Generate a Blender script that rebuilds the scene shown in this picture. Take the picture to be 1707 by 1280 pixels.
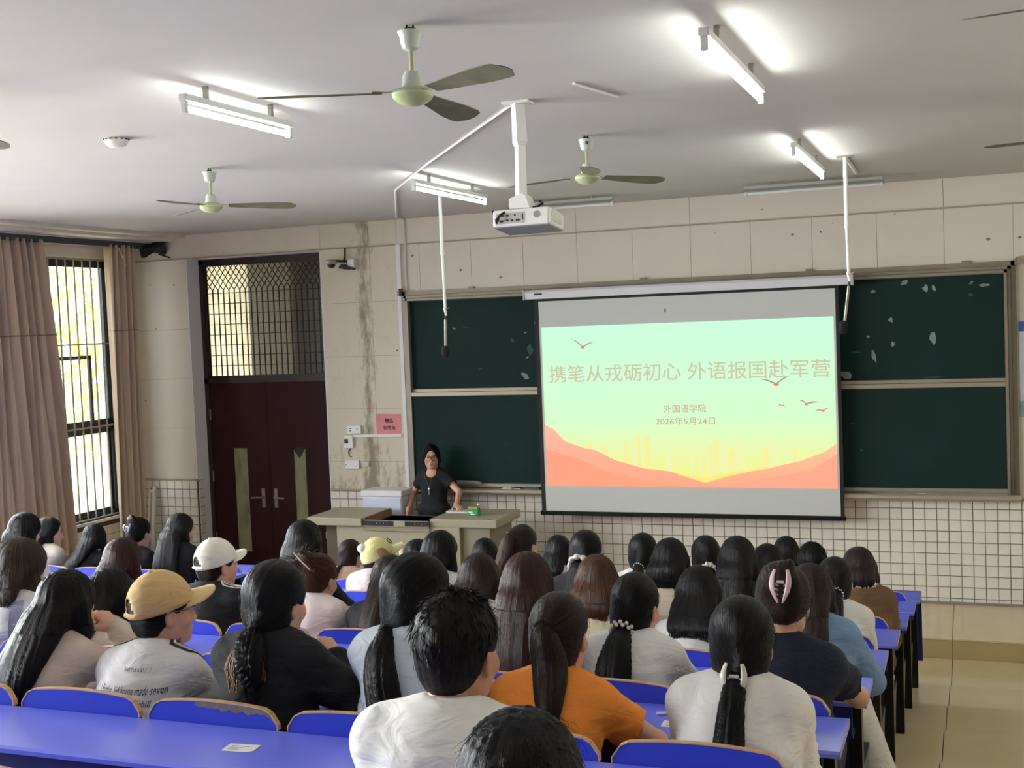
import bpy, bmesh, math, random
import numpy as np
from mathutils import Vector, Matrix, noise
from mathutils.bvhtree import BVHTree

for o in list(bpy.data.objects):
    bpy.data.objects.remove(o, do_unlink=True)
scene = bpy.context.scene
COL = scene.collection

# ---------------------------------------------------------------- camera
cam_d = bpy.data.cameras.new('camera')
cam = bpy.data.objects.new('camera', cam_d)
COL.objects.link(cam)
cam_d.sensor_fit = 'HORIZONTAL'
cam_d.sensor_width = 36.0
cam_d.lens = 2017.138 / 1707.0 * 36.0
cam_d.clip_start = 0.05
cam_d.clip_end = 300
_r = Vector((0.93439886, 0.35396855, -0.04006288))
_u = Vector((0.01917681, 0.06231864, 0.99787205))
_f = Vector((-0.35571199, 0.93317879, -0.05144248))
_m = Matrix((_r, _u, -_f)).transposed().to_4x4()
_m.translation = Vector((1.020146, -11.306798, 2.660197))
cam.matrix_world = _m
scene.camera = cam

# ---------------------------------------------------------------- view / exposure
scene.view_settings.view_transform = 'Standard'
scene.view_settings.look = 'None'
scene.view_settings.gamma = 1.0
scene.view_settings.use_curve_mapping = False
scene.view_settings.exposure = 0.0

# ---------------------------------------------------------------- world, sun, window fill lamps
world = bpy.data.worlds.new('world')
scene.world = world
world.use_nodes = True
wn = world.node_tree
wn.nodes.clear()
_o = wn.nodes.new('ShaderNodeOutputWorld')
_b = wn.nodes.new('ShaderNodeBackground')
_b.inputs['Color'].default_value = (0.86, 0.93, 1.0, 1)
_b.inputs['Strength'].default_value = 5.0
wn.links.new(_b.outputs[0], _o.inputs[0])
sun_d = bpy.data.lights.new('sun', 'SUN')
sun_d.energy = 9.0
sun_d.angle = 0.03
sun_d.color = (1.0, 0.95, 0.85)
sun = bpy.data.objects.new('sun', sun_d)
COL.objects.link(sun)
sun.rotation_euler = Vector((-0.06, 0.62, -0.78)).to_track_quat('-Z', 'Y').to_euler()

def window_fill(name, y0, y1, z0, z1, energy):  # area lamp added in an unseen window to light the room
    d = bpy.data.lights.new(name, 'AREA')
    d.shape = 'RECTANGLE'
    d.size = (y1 - y0)
    d.size_y = (z1 - z0)
    d.energy = energy
    d.color = (0.93, 0.97, 1.0)
    d.spread = math.radians(125)
    o = bpy.data.objects.new(name, d)
    COL.objects.link(o)
    o.location = (-7.98, (y0 + y1) / 2, (z0 + z1) / 2)
    o.rotation_euler = Vector((1, 0, -0.32)).to_track_quat('-Z', 'Z').to_euler()
    return o
WINDOWS = [(-1.75, -0.35), (-4.6, -2.6), (-7.6, -5.6), (-10.6, -8.6)]
for _i, (a, b) in enumerate(WINDOWS[1:]):
    window_fill('window_fill_lamp', a, b, 0.9, 3.4, (210, 340, 520)[_i])  # rear lamps turned up to brighten the audience

# ---------------------------------------------------------------- colour and materials
def S(h):
    h = h.lstrip('#')
    out = []
    for i in (0, 2, 4):
        c = int(h[i:i + 2], 16) / 255.0
        out.append(c / 12.92 if c <= 0.04045 else ((c + 0.055) / 1.055) ** 2.4)
    return tuple(out) + (1.0,)

MATS = {}
def mat(name, col, rough=0.6, metal=0.0, var=0.0, vscale=6.0, bump=0.0, bscale=60.0, emit=None, estr=0.0,
        coat=0.0, spec=0.5, col2=None, stretch=None, coords='Object', trans=0.0, alpha=1.0):
    if name in MATS:
        return MATS[name]
    m = bpy.data.materials.new(name)
    m.use_nodes = True
    nt = m.node_tree
    bs = nt.nodes['Principled BSDF']
    bs.inputs['Roughness'].default_value = rough
    bs.inputs['Metallic'].default_value = metal
    bs.inputs['Specular IOR Level'].default_value = spec
    c = S(col) if isinstance(col, str) else col
    bs.inputs['Base Color'].default_value = c
    if coat:
        bs.inputs['Coat Weight'].default_value = coat
        bs.inputs['Coat Roughness'].default_value = 0.12
    if trans:
        bs.inputs['Transmission Weight'].default_value = trans
    if alpha < 1:
        bs.inputs['Alpha'].default_value = alpha
    if emit:
        bs.inputs['Emission Color'].default_value = S(emit) if isinstance(emit, str) else emit
        bs.inputs['Emission Strength'].default_value = estr
    tc = nt.nodes.new('ShaderNodeTexCoord')
    src = tc.outputs[coords]
    if stretch:
        mp = nt.nodes.new('ShaderNodeMapping')
        mp.inputs['Scale'].default_value = stretch
        nt.links.new(src, mp.inputs['Vector'])
        src = mp.outputs['Vector']
    if var or col2:
        nz = nt.nodes.new('ShaderNodeTexNoise')
        nz.inputs['Scale'].default_value = vscale
        nz.inputs['Detail'].default_value = 5
        nt.links.new(src, nz.inputs['Vector'])
        rp = nt.nodes.new('ShaderNodeValToRGB')
        rp.color_ramp.elements[0].position = 0.3
        rp.color_ramp.elements[1].position = 0.7
        if col2:
            c2 = S(col2) if isinstance(col2, str) else col2
            rp.color_ramp.elements[0].color = c
            rp.color_ramp.elements[1].color = c2
        else:
            rp.color_ramp.elements[0].color = tuple(max(0, x * (1 - var)) for x in c[:3]) + (1,)
            rp.color_ramp.elements[1].color = tuple(min(1, x * (1 + var)) for x in c[:3]) + (1,)
        nt.links.new(nz.outputs['Fac'], rp.inputs['Fac'])
        nt.links.new(rp.outputs['Color'], bs.inputs['Base Color'])
    if bump:
        nb = nt.nodes.new('ShaderNodeTexNoise')
        nb.inputs['Scale'].default_value = bscale
        nb.inputs['Detail'].default_value = 4
        nt.links.new(src, nb.inputs['Vector'])
        bp = nt.nodes.new('ShaderNodeBump')
        bp.inputs['Strength'].default_value = bump
        bp.inputs['Distance'].default_value = 0.01
        nt.links.new(nb.outputs['Fac'], bp.inputs['Height'])
        nt.links.new(bp.outputs['Normal'], bs.inputs['Normal'])
    MATS[name] = m
    return m

def stained(name, base, dirt, amount=0.55, scale=1.6, rough=0.8, streak=(1, 1, 0.35), fine=9.0):
    """painted plaster with blotches and vertical runs of dirt"""
    m = mat(name, base, rough=rough, bump=0.08, bscale=25)
    nt = m.node_tree
    bs = nt.nodes['Principled BSDF']
    tc = [n for n in nt.nodes if n.type == 'TEX_COORD'][0]
    mp = nt.nodes.new('ShaderNodeMapping')
    mp.inputs['Scale'].default_value = streak
    nt.links.new(tc.outputs['Object'], mp.inputs['Vector'])
    n1 = nt.nodes.new('ShaderNodeTexNoise'); n1.inputs['Scale'].default_value = scale; n1.inputs['Detail'].default_value = 8
    n1.inputs['Roughness'].default_value = 0.65
    n2 = nt.nodes.new('ShaderNodeTexNoise'); n2.inputs['Scale'].default_value = fine; n2.inputs['Detail'].default_value = 6
    nt.links.new(mp.outputs[0], n1.inputs['Vector']); nt.links.new(mp.outputs[0], n2.inputs['Vector'])
    mul = nt.nodes.new('ShaderNodeMath'); mul.operation = 'MULTIPLY'
    nt.links.new(n1.outputs['Fac'], mul.inputs[0]); nt.links.new(n2.outputs['Fac'], mul.inputs[1])
    rp = nt.nodes.new('ShaderNodeValToRGB')
    rp.color_ramp.elements[0].position = 0.36 - 0.16 * amount; rp.color_ramp.elements[0].color = (0, 0, 0, 1)
    rp.color_ramp.elements[1].position = 0.60 - 0.20 * amount; rp.color_ramp.elements[1].color = (amount, amount, amount, 1)
    nt.links.new(mul.outputs[0], rp.inputs['Fac'])
    mx = nt.nodes.new('ShaderNodeMix'); mx.data_type = 'RGBA'
    mx.inputs['A'].default_value = S(base); mx.inputs['B'].default_value = S(dirt)
    nt.links.new(rp.outputs['Color'], mx.inputs['Factor'])
    nt.links.new(mx.outputs['Result'], bs.inputs['Base Color'])
    return m

# ---------------------------------------------------------------- mesh building
def world_off(o):
    v = Vector((0, 0, 0))
    while o is not None:
        v += Vector(o.location); o = o.parent
    return v

class MB:
    def __init__(self):
        self.v = []; self.f = []
    def add(self, vs, fs):
        n = len(self.v)
        self.v += [tuple(p) for p in vs]
        self.f += [tuple(i + n for i in f) for f in fs]
        return self
    def box(self, x0, x1, y0, y1, z0, z1):
        return self.add([(x0, y0, z0), (x1, y0, z0), (x1, y1, z0), (x0, y1, z0), (x0, y0, z1), (x1, y0, z1), (x1, y1, z1), (x0, y1, z1)],
                        [(0, 3, 2, 1), (4, 5, 6, 7), (0, 1, 5, 4), (1, 2, 6, 5), (2, 3, 7, 6), (3, 0, 4, 7)])
    def hexa(self, p):
        return self.add(p, [(0, 3, 2, 1), (4, 5, 6, 7), (0, 1, 5, 4), (1, 2, 6, 5), (2, 3, 7, 6), (3, 0, 4, 7)])
    def tube(self, path, r, seg=8, caps=True, flat=1.0):
        P = [Vector(p) for p in path]
        R = r if isinstance(r, (list, tuple)) else [r] * len(P)
        t0 = (P[1] - P[0]).normalized()
        a = Vector((0, 0, 1)) if abs(t0.z) < 0.9 else Vector((1, 0, 0))
        n = t0.cross(a).normalized()
        vs = []
        for i, p in enumerate(P):
            t = (P[min(i + 1, len(P) - 1)] - P[max(i - 1, 0)]).normalized()
            n = (n - t * n.dot(t)).normalized()
            b = t.cross(n)
            for k in range(seg):
                an = 2 * math.pi * k / seg
                vs.append(p + (n * math.cos(an) + b * math.sin(an) * flat) * R[i])
        fs = []
        for i in range(len(P) - 1):
            for k in range(seg):
                k2 = (k + 1) % seg
                fs.append((i * seg + k, i * seg + k2, (i + 1) * seg + k2, (i + 1) * seg + k))
        if caps:
            fs.append(tuple(range(seg - 1, -1, -1)))
            fs.append(tuple((len(P) - 1) * seg + k for k in range(seg)))
        return self.add(vs, fs)
    def bar(self, p, q, w, h):
        """square bar between two points"""
        return self.tube([p, q], max(w, h) * 0.7071, seg=4, flat=h / w if w else 1)
    def lathe(self, prof, seg=24, c=(0, 0, 0), caps=True):
        vs = []
        for r, z in prof:
            for k in range(seg):
                a = 2 * math.pi * k / seg
                vs.append((c[0] + r * math.cos(a), c[1] + r * math.sin(a), c[2] + z))
        fs = []
        for i in range(len(prof) - 1):
            for k in range(seg):
                k2 = (k + 1) % seg
                fs.append((i * seg + k, i * seg + k2, (i + 1) * seg + k2, (i + 1) * seg + k))
        if caps:
            fs.append(tuple(range(seg - 1, -1, -1)))
            fs.append(tuple((len(prof) - 1) * seg + k for k in range(seg)))
        return self.add(vs, fs)
    def ball(self, c, r, seg=14, rings=9):
        rr = r if isinstance(r, (tuple, list)) else (r, r, r)
        vs = [(c[0], c[1], c[2] - rr[2])]
        for i in range(1, rings):
            a = -math.pi / 2 + math.pi * i / rings
            for k in range(seg):
                b = 2 * math.pi * k / seg
                vs.append((c[0] + rr[0] * math.cos(a) * math.cos(b), c[1] + rr[1] * math.cos(a) * math.sin(b), c[2] + rr[2] * math.sin(a)))
        vs.append((c[0], c[1], c[2] + rr[2]))
        fs = []
        for k in range(seg):
            fs.append((0, 1 + (k + 1) % seg, 1 + k))
            fs.append((len(vs) - 1, 1 + (rings - 2) * seg + k, 1 + (rings - 2) * seg + (k + 1) % seg))
        for i in range(rings - 2):
            for k in range(seg):
                k2 = (k + 1) % seg
                fs.append((1 + i * seg + k, 1 + i * seg + k2, 1 + (i + 1) * seg + k2, 1 + (i + 1) * seg + k))
        return self.add(vs, fs)
    def prism(self, poly, axis, a, b):
        """extrude a 2-d polygon; axis 'y': poly is (x,z); 'x': (y,z); 'z': (x,y)"""
        def P(u, w, t):
            return {'y': (u, t, w), 'x': (t, u, w), 'z': (u, w, t)}[axis]
        n = len(poly)
        vs = [P(u, w, a) for u, w in poly] + [P(u, w, b) for u, w in poly]
        fs = [tuple(range(n)), tuple(range(2 * n - 1, n - 1, -1))]
        for i in range(n):
            j = (i + 1) % n
            fs.append((i, i + n, j + n, j))
        return self.add(vs, fs)
    def build(self, name, m, parent=None, smooth=False, bevel=0.0, kind=None):
        me = bpy.data.meshes.new(name)
        off = world_off(parent)
        me.from_pydata([(p[0] - off[0], p[1] - off[1], p[2] - off[2]) for p in self.v], [], self.f)
        if isinstance(m, str): m = MATS[m]
        me.materials.append(m)
        bm = bmesh.new(); bm.from_mesh(me)
        bmesh.ops.recalc_face_normals(bm, faces=bm.faces)
        if bevel:
            es = [e for e in bm.edges if len(e.link_faces) == 2 and e.calc_face_angle(0) > 0.6]
            bmesh.ops.bevel(bm, geom=es, offset=bevel, segments=2, profile=0.5, affect='EDGES', clamp_overlap=True)
        bm.to_mesh(me); bm.free()
        if smooth:
            me.polygons.foreach_set('use_smooth', [True] * len(me.polygons))
            try:
                me.set_sharp_from_angle(angle=math.radians(40))
            except Exception:
                pass
        o = bpy.data.objects.new(name, me)
        COL.objects.link(o)
        if parent is not None:
            o.parent = parent
        if kind: o['kind'] = kind
        return o

def thing(name, label, cat, loc=(0, 0, 0), group=None):
    o = bpy.data.objects.new(name, None)
    o.empty_display_size = 0.1
    COL.objects.link(o)
    o.location = loc
    o['label'] = label; o['category'] = cat
    if group: o['group'] = group
    return o
def tag(o, label, cat, group=None):
    o['label'] = label; o['category'] = cat
    if group: o['group'] = group
    return o
def struct(o, label=None):
    o['kind'] = 'structure'
    if label: o['label'] = label
    return o
def copy_tree(o, parent=None):
    c = o.copy()
    COL.objects.link(c)
    c.parent = parent
    for ch in o.children:
        copy_tree(ch, c)
    return c
def copy_part(o, loc_off, parent):
    c = o.copy(); COL.objects.link(c); c.parent = parent
    c.location = Vector(o.location) + Vector(loc_off)
    return c
def text_mesh(s, size, m, name, loc, rot, parent=None, align='CENTER', extrude=0.0004, sx=1.0, bold=0.0, fit=None):
    cu = bpy.data.curves.new('tmp_text', 'FONT')
    cu.body = s; cu.size = size; cu.align_x = align; cu.align_y = 'CENTER'; cu.extrude = extrude
    cu.resolution_u = 3
    if bold: cu.offset = bold
    t = bpy.data.objects.new('tmp_text', cu)
    COL.objects.link(t)
    bpy.context.view_layer.update()
    me = bpy.data.meshes.new_from_object(t.evaluated_get(bpy.context.evaluated_depsgraph_get()))
    bpy.data.objects.remove(t, do_unlink=True)
    me.name = name
    if fit:
        xs = [v.co.x for v in me.vertices]; ys = [v.co.y for v in me.vertices]
        me.transform(Matrix.Diagonal((fit[0] / (max(xs) - min(xs)), fit[1] / (max(ys) - min(ys)), 1, 1)) @ Matrix.Translation((-(max(xs) + min(xs)) / 2, -(max(ys) + min(ys)) / 2, 0)))
    M = Matrix.Translation(loc) @ rot.to_4x4() @ Matrix.Diagonal((sx, 1, 1, 1))
    if parent is not None:
        M = Matrix.Translation(-world_off(parent)) @ M
    me.transform(M)
    me.materials.clear(); me.materials.append(m)
    o = bpy.data.objects.new(name, me)
    COL.objects.link(o)
    if parent is not None: o.parent = parent
    return o
WALL_ROT = Matrix(((1, 0, 0), (0, 0, -1), (0, 1, 0)))   # text plane xy -> xz, reading from -y side
R90 = math.pi / 2
rnd = random.Random(7)
# ================================================================ ROOM
H = 3.76; XL = -7.8; XR = 3.3; YB = -14.2
M_ceil = mat('ceiling_paint', '#c3bfb7', rough=0.9, var=0.03, vscale=1.2)
M_wall = stained('wall_paint', '#d4ccbd', '#8f7f68', amount=0.20, scale=0.9)
M_pillar = stained('stained_paint', '#d2c9b4', '#8a7a5c', amount=0.35, scale=2.0, streak=(2.0, 1, 0.8), fine=9)
def pillar_dirt(m):
    nt = m.node_tree; bs = nt.nodes['Principled BSDF']
    tc = [n for n in nt.nodes if n.type == 'TEX_COORD'][0]
    old = bs.inputs['Base Color'].links[0].from_socket
    sp = nt.nodes.new('ShaderNodeSeparateXYZ'); nt.links.new(tc.outputs['Object'], sp.inputs[0])
    def M_(op, a, b=None):
        n = nt.nodes.new('ShaderNodeMath'); n.operation = op
        for i, v in enumerate((a, b)):
            if v is None: continue
            if isinstance(v, (int, float)): n.inputs[i].default_value = v
            else: nt.links.new(v, n.inputs[i])
        return n.outputs[0]
    def nz(sc, st, rough=.6):
        mp = nt.nodes.new('ShaderNodeMapping'); mp.inputs['Scale'].default_value = st; nt.links.new(tc.outputs['Object'], mp.inputs[0])
        n = nt.nodes.new('ShaderNodeTexNoise'); n.inputs['Scale'].default_value = sc; n.inputs['Detail'].default_value = 9; n.inputs['Roughness'].default_value = rough
        nt.links.new(mp.outputs[0], n.inputs['Vector']); return n.outputs['Fac']
    w = M_('MULTIPLY', M_('SUBTRACT', nz(1.5, (1, 1, 1)), .5), .30)
    d = M_('ABSOLUTE', M_('ADD', M_('ADD', sp.outputs['X'], 4.90), w))
    g = M_('MAXIMUM', M_('SUBTRACT', 1.0, M_('MULTIPLY', d, 7.5)), 0.0)
    low = M_('MAXIMUM', M_('MULTIPLY', M_('SUBTRACT', 1.6, sp.outputs['Z']), .30), 0.0)
    f = M_('MULTIPLY', M_('SUBTRACT', M_('ADD', M_('ADD', nz(6, (2.2, 1, .8), .7), M_('MULTIPLY', g, .30)), low), .62), 3.2)
    f = M_('MINIMUM', M_('MAXIMUM', f, 0.0), .72)
    mx = nt.nodes.new('ShaderNodeMix'); mx.data_type = 'RGBA'
    nt.links.new(f, mx.inputs['Factor']); nt.links.new(old, mx.inputs['A']); mx.inputs['B'].default_value = S('#6b5a40')
    nt.links.new(mx.outputs['Result'], bs.inputs['Base Color'])
M_back = mat('panel_gap', '#8a8172', rough=0.95)
pillar_dirt(M_pillar)
M_tile = mat('wall_tile', '#e0d9ce', rough=0.25, var=0.04, vscale=5)
M_grout = mat('tile_grout', '#4d4336', rough=0.9)
M_floor = mat('floor_tile', '#d3c29c', rough=0.17, var=0.05, vscale=2.0, coat=0.15)
M_joint = mat('floor_joint', '#5d4f37', rough=0.8)
M_trimw = mat('white_trim', '#e0dbdc', rough=0.5)
M_steel = mat('steel', '#9a9690', rough=0.35, metal=0.8)
M_dark = mat('dark_metal', '#1d1c1c', rough=0.5, metal=0.4)
M_white = mat('white_plastic', '#e4e2dc', rough=0.4)
M_black = mat('black_plastic', '#121314', rough=0.45)

# ceiling
o = MB().box(XL - .3, XR + .1, YB - .1, 0.4, H, H + .15).build('ceiling', M_ceil); struct(o)
# beam along the window wall (concrete band with a step)
b = MB().box(XL, -7.08, YB, 0.0, H - .035, H)
b.box(XL, -7.22, YB, 0.0, H - .065, H - .035)
o = b.build('trim_1', M_wall); struct(o, 'stepped cornice band under the ceiling along the window wall')
# rear and right walls
o = MB().box(XL - .3, XR + .1, YB - .2, YB, -.2, H).build('wall_back', M_wall); struct(o)
o = MB().box(XR, XR + .2, YB, 0.4, -.3, H).build('wall_right', M_wall); struct(o)

# ---- front wall: backing with the door opening cut out, panels proud of it
DX0, DX1, DZ = -7.1, -5.40, 3.50       # niche
wf = MB()
wf.box(XL - .3, DX0, 0.012, 0.4, -.2, H)
wf.box(DX1, XR + .1, 0.012, 0.4, -.2, H)
wf.box(DX0, DX1, 0.012, 0.4, DZ, H)
WF = wf.build('wall_front', M_back); struct(WF, 'cream panelled front wall with white tile dado')
def panel(x0, x1, z0, z1, m=M_wall, y=0.0, gap=.0015):
    return MB().box(x0 + gap, x1 - gap, y, .012, z0 + gap, z1 - gap).build('panel', m, WF)
LEDGE = 3.50
# band above the ledge line
xs = [DX1, -4.83, -4.50, -2.56, -1.437, .81, XR]
prev = XL
for x in [-6.6] + xs:
    panel(prev, x, LEDGE, H, m=M_pillar if x in (-4.83, -4.50) else M_wall); prev = x
# ledge (thin moulding along the front wall, its shadow line put into the darker colour)
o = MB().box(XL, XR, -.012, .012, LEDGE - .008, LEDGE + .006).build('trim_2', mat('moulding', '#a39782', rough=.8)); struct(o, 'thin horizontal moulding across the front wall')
xs2 = [-4.50, -4.37, -4.25, -3.68, -3.12, -2.56, -2.0, -1.437, -.875, -.32, .245, .81, 1.37, 1.93, 2.49, XR]
for a, c in zip(xs2[:-1], xs2[1:]):
    panel(a, c, .95 if a > 1.3 else 2.9, LEDGE)
# behind blackboard plain
panel(-4.37, 1.37, .945, 2.9, y=.004)
# left part beside the door
for z0, z1 in ((1.045, 1.62), (1.62, 2.17), (2.17, 2.72), (2.72, LEDGE)):
    panel(XL, DX0, z0, z1)
# stained pillar
for z0, z1 in ((.955, 1.25), (1.25, 1.81), (1.81, 2.362), (2.362, 2.925), (2.925, LEDGE)):
    panel(DX1, -4.82, z0, z1, m=M_pillar); panel(-4.82, -4.50, z0, z1, m=M_pillar)
# door niche reveal (white jambs)
j = MB()
j.box(DX0, DX0 + .012, .0, .30, 0, DZ); j.box(DX1 - .012, DX1, .0, .30, 0, DZ); j.box(DX0, DX1, .0, .30, DZ - .012, DZ)
o = j.build('trim_3', M_trimw); struct(o, 'pale jambs lining the deep door recess')
# dado ledge strips
d = MB(); d.box(XL, DX0 + .02, -.022, .012, 1.028, 1.045); d.box(DX1, -4.45, -.02, .012, .940, .956); d.box(1.40, XR, -.016, .012, .938, .95)
o = d.build('trim_4', mat('dado_strip', '#a89a84', rough=0.7, var=.1)); struct(o, 'narrow sill capping the tile dado')

# ---- tiles of the front wall dado.  joints at X = 0.1 * n, rows at z = .05 + .1 * k
g = MB(); g.box(DX1, XR, -.002, .012, 0.0, .945); g.box(XL, DX0, -.002, .012, 0, 1.03)
g.build('grout', M_grout, WF)
_tile = MB().hexa([(-.0475, -.002, -.0475), (.0475, -.002, -.0475), (.0475, .006, -.0475), (-.0475, .006, -.0475),
                   (-.0475, -.002, .0475), (.0475, -.002, .0475), (.0475, .006, .0475), (-.0475, .006, .0475)])
# single tile mesh, shared
def tile_mesh(w, h, name='tile'):
    t = MB(); c = .003; y0, y1 = -.0085, -.001
    a, bb = w / 2 - .0018, h / 2 - .0018
    t.add([(-a, y1, -bb), (a, y1, -bb), (a, y1, bb), (-a, y1, bb), (-a + c, y0, -bb + c), (a - c, y0, -bb + c), (a - c, y0, bb - c), (-a + c, y0, bb - c)],
          [(4, 5, 6, 7), (0, 1, 5, 4), (1, 2, 6, 5), (2, 3, 7, 6), (3, 0, 4, 7)])
    return t
proto = tile_mesh(.1, .1).build('tile', M_tile, WF)
proto_top = tile_mesh(.1, .085).build('tile', M_tile, WF)
proto_bot = tile_mesh(.1, .05).build('tile', M_tile, WF)
first = {0: True, 1: True, 2: True}
rest = MB()
cand = []
for n in range(-54, 16):
    x = .1 * n + .05
    if x > 1.55: continue
    for k in range(-1, 9):
        z = .1 + .1 * k if k >= 0 else .025
        kind = 0
        if k == 8: z = .8925; kind = 1
        if k == -1: kind = 2
        cand.append((x, z, kind))
cand.sort(key=lambda t: -t[0])
cnt = 0
for x, z, kind in cand:
    if cnt < 300:
        p = (proto, proto_top, proto_bot)[kind]
        if first[kind]:
            first[kind] = False; c = p
        else:
            c = p.copy(); COL.objects.link(c)
        c.location = (x, rnd.uniform(-.0008, .0008), z)
        c.rotation_euler = (rnd.uniform(-.006, .006), 0, rnd.uniform(-.006, .006))
        cnt += 1
    else:
        hh = (.1, .085, .05)[kind]
        t = tile_mesh(.1, hh)
        rest.add([(vx + x, vy, vz + z) for vx, vy, vz in t.v], t.f)
# tiles right of 1.55 (outside the frame) and left of the door
for n in range(16, 33):
    for k in range(-1, 9):
        z, hh = (.025, .05) if k < 0 else ((.8925, .085) if k == 8 else (.1 + .1 * k, .1))
        t = tile_mesh(.1, hh); rest.add([(vx + .1 * n + .05, vy, vz + z) for vx, vy, vz in t.v], t.f)
rest.build('tiles_beyond', M_tile, WF, kind='stuff')
lt = tile_mesh(.098, .1).build('tile', M_tile, WF)
f0 = True
for n in range(7):
    for k in range(11):
        z = 1.03 - .05 - .1 * k
        if z < 0: continue
        c = lt if f0 else lt.copy()
        if not f0: COL.objects.link(c)
        f0 = False
        c.location = (DX0 - .05 - .1 * n, 0, z)
# tile return on the door reveal
tr = MB()
for k in range(10):
    t = tile_mesh(.1, .1)
    tr.add([(DX0 + .0125 - vy, -.0 + .055 + vx, vz + 1.03 - .05 - .1 * k) for vx, vy, vz in t.v], t.f)
tr.build('edge_tiles', M_tile, WF, kind='stuff')
MB().box(DX0 - .001, DX0 + .0128, -.002, .11, 0, 1.03).build('edge_grout', M_grout, WF)

# grey skirting at the base
o = MB().box(DX1, XR, -.02, .0, 0, .022).build('baseboard_front', mat('skirt', '#8d8278', rough=.5)); struct(o)

# ---- floor: stage, riser and steps in large glossy tiles
fl = MB(); fl.box(XL, XR, YB, -1.212, -.5, -.175)
STAGE_Y = -1.21
fl.box(XL, XR, STAGE_Y + .008, 0.4, -.5, -.012)
def tread_y(k): return -2.38 - .875 * (k - 2)     # front edge of the tread of row k (k>=2)
def tread_z(k): return -.155 + .132 * (k - 1)
for k in range(2, 13):
    fl.box(XL, XR, YB, tread_y(k) - .006, tread_z(k) - .5, tread_z(k) - .012)
FLOOR = fl.build('floor', M_joint); struct(FLOOR, 'tan glossy tiled stage and stepped floor')
def slab(x0, x1, y0, y1, z1, th=.014, g=.0022):
    return MB().box(x0 + g, x1 - g, y0 + g, y1 - g, z1 - th, z1).build('floor_tile', M_floor, FLOOR, bevel=.0015)
xj = [-7.8, -7.17, -6.37, -5.57, -4.77, -3.97, -3.17, -2.37, -1.57, -.77, .03, .83, 1.63, 2.43, 3.3]
for a, c in zip(xj[:-1], xj[1:]):
    slab(a, c, STAGE_Y, -.02, 0.0)
    # riser
    MB().box(a + .002, c - .002, STAGE_Y, STAGE_Y + .012, -.165, -.0155).build('riser_tile', mat('riser', '#bda77c', rough=.2, var=.05, vscale=2), FLOOR)
    slab(a, c, tread_y(2), STAGE_Y - .002, -.16)
    for k in range(2, 11):
        slab(a, c, tread_y(k + 1), tread_y(k), tread_z(k))
        MB().box(a + .002, c - .002, tread_y(k) - .008, tread_y(k) - .002, tread_z(k) - .13, tread_z(k) - .0155).build('riser_tile', MATS['riser'], FLOOR)

# ---- left wall with windows
wl = MB()
def lw(y0, y1, z0, z1): wl.box(XL - .25, XL, y0, y1, z0, z1)
WZ0, WZ1 = .71, 3.52
ys = [0.0]
for a, c in WINDOWS:
    lw(c, ys[-1], -.5, H); ys.append(a)
    lw(a, c, -.5, WZ0); lw(a, c, WZ1, H)
lw(YB, ys[-1], -.5, H)
WLo = wl.build('wall_left', M_wall); struct(WLo, 'cream window wall with tiled dado')
# tiles below the window
MB().box(XL, XL + .004, -2.1, 0, 0.0, WZ0 - .03).box(XL, XL + .004, WINDOWS[0][1] + .02, 0, WZ0 - .03, 1.03).box(XL, XL + .004, -2.1, WINDOWS[0][0] - .02, WZ0 - .03, 1.03).build('grout', M_grout, WLo)
for iy in range(21):
    for k in range(11):
        z = 1.03 - .05 - .1 * k; y = -.05 - .1 * iy
        if z < .1: continue
        if WINDOWS[0][0] - .0 < y < WINDOWS[0][1] and z > WZ0 - .05: continue
        if iy == 0 and k == 0:
            t = tile_mesh(.1, .1); tm = MB(); tm.add([(-vy, vx, vz) for vx, vy, vz in t.v], t.f)
            ltp = tm.build('tile', M_tile, WLo); ltp.location = (XL + .004, y, z)
        else:
            c = ltp.copy(); COL.objects.link(c); c.location = (XL + .004, y, z)
o = MB().box(XL, XL + .02, -.35, 0, 1.028, 1.045).build('trim_5', MATS['dado_strip']); struct(o, 'dado cap on the window wall')

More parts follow.
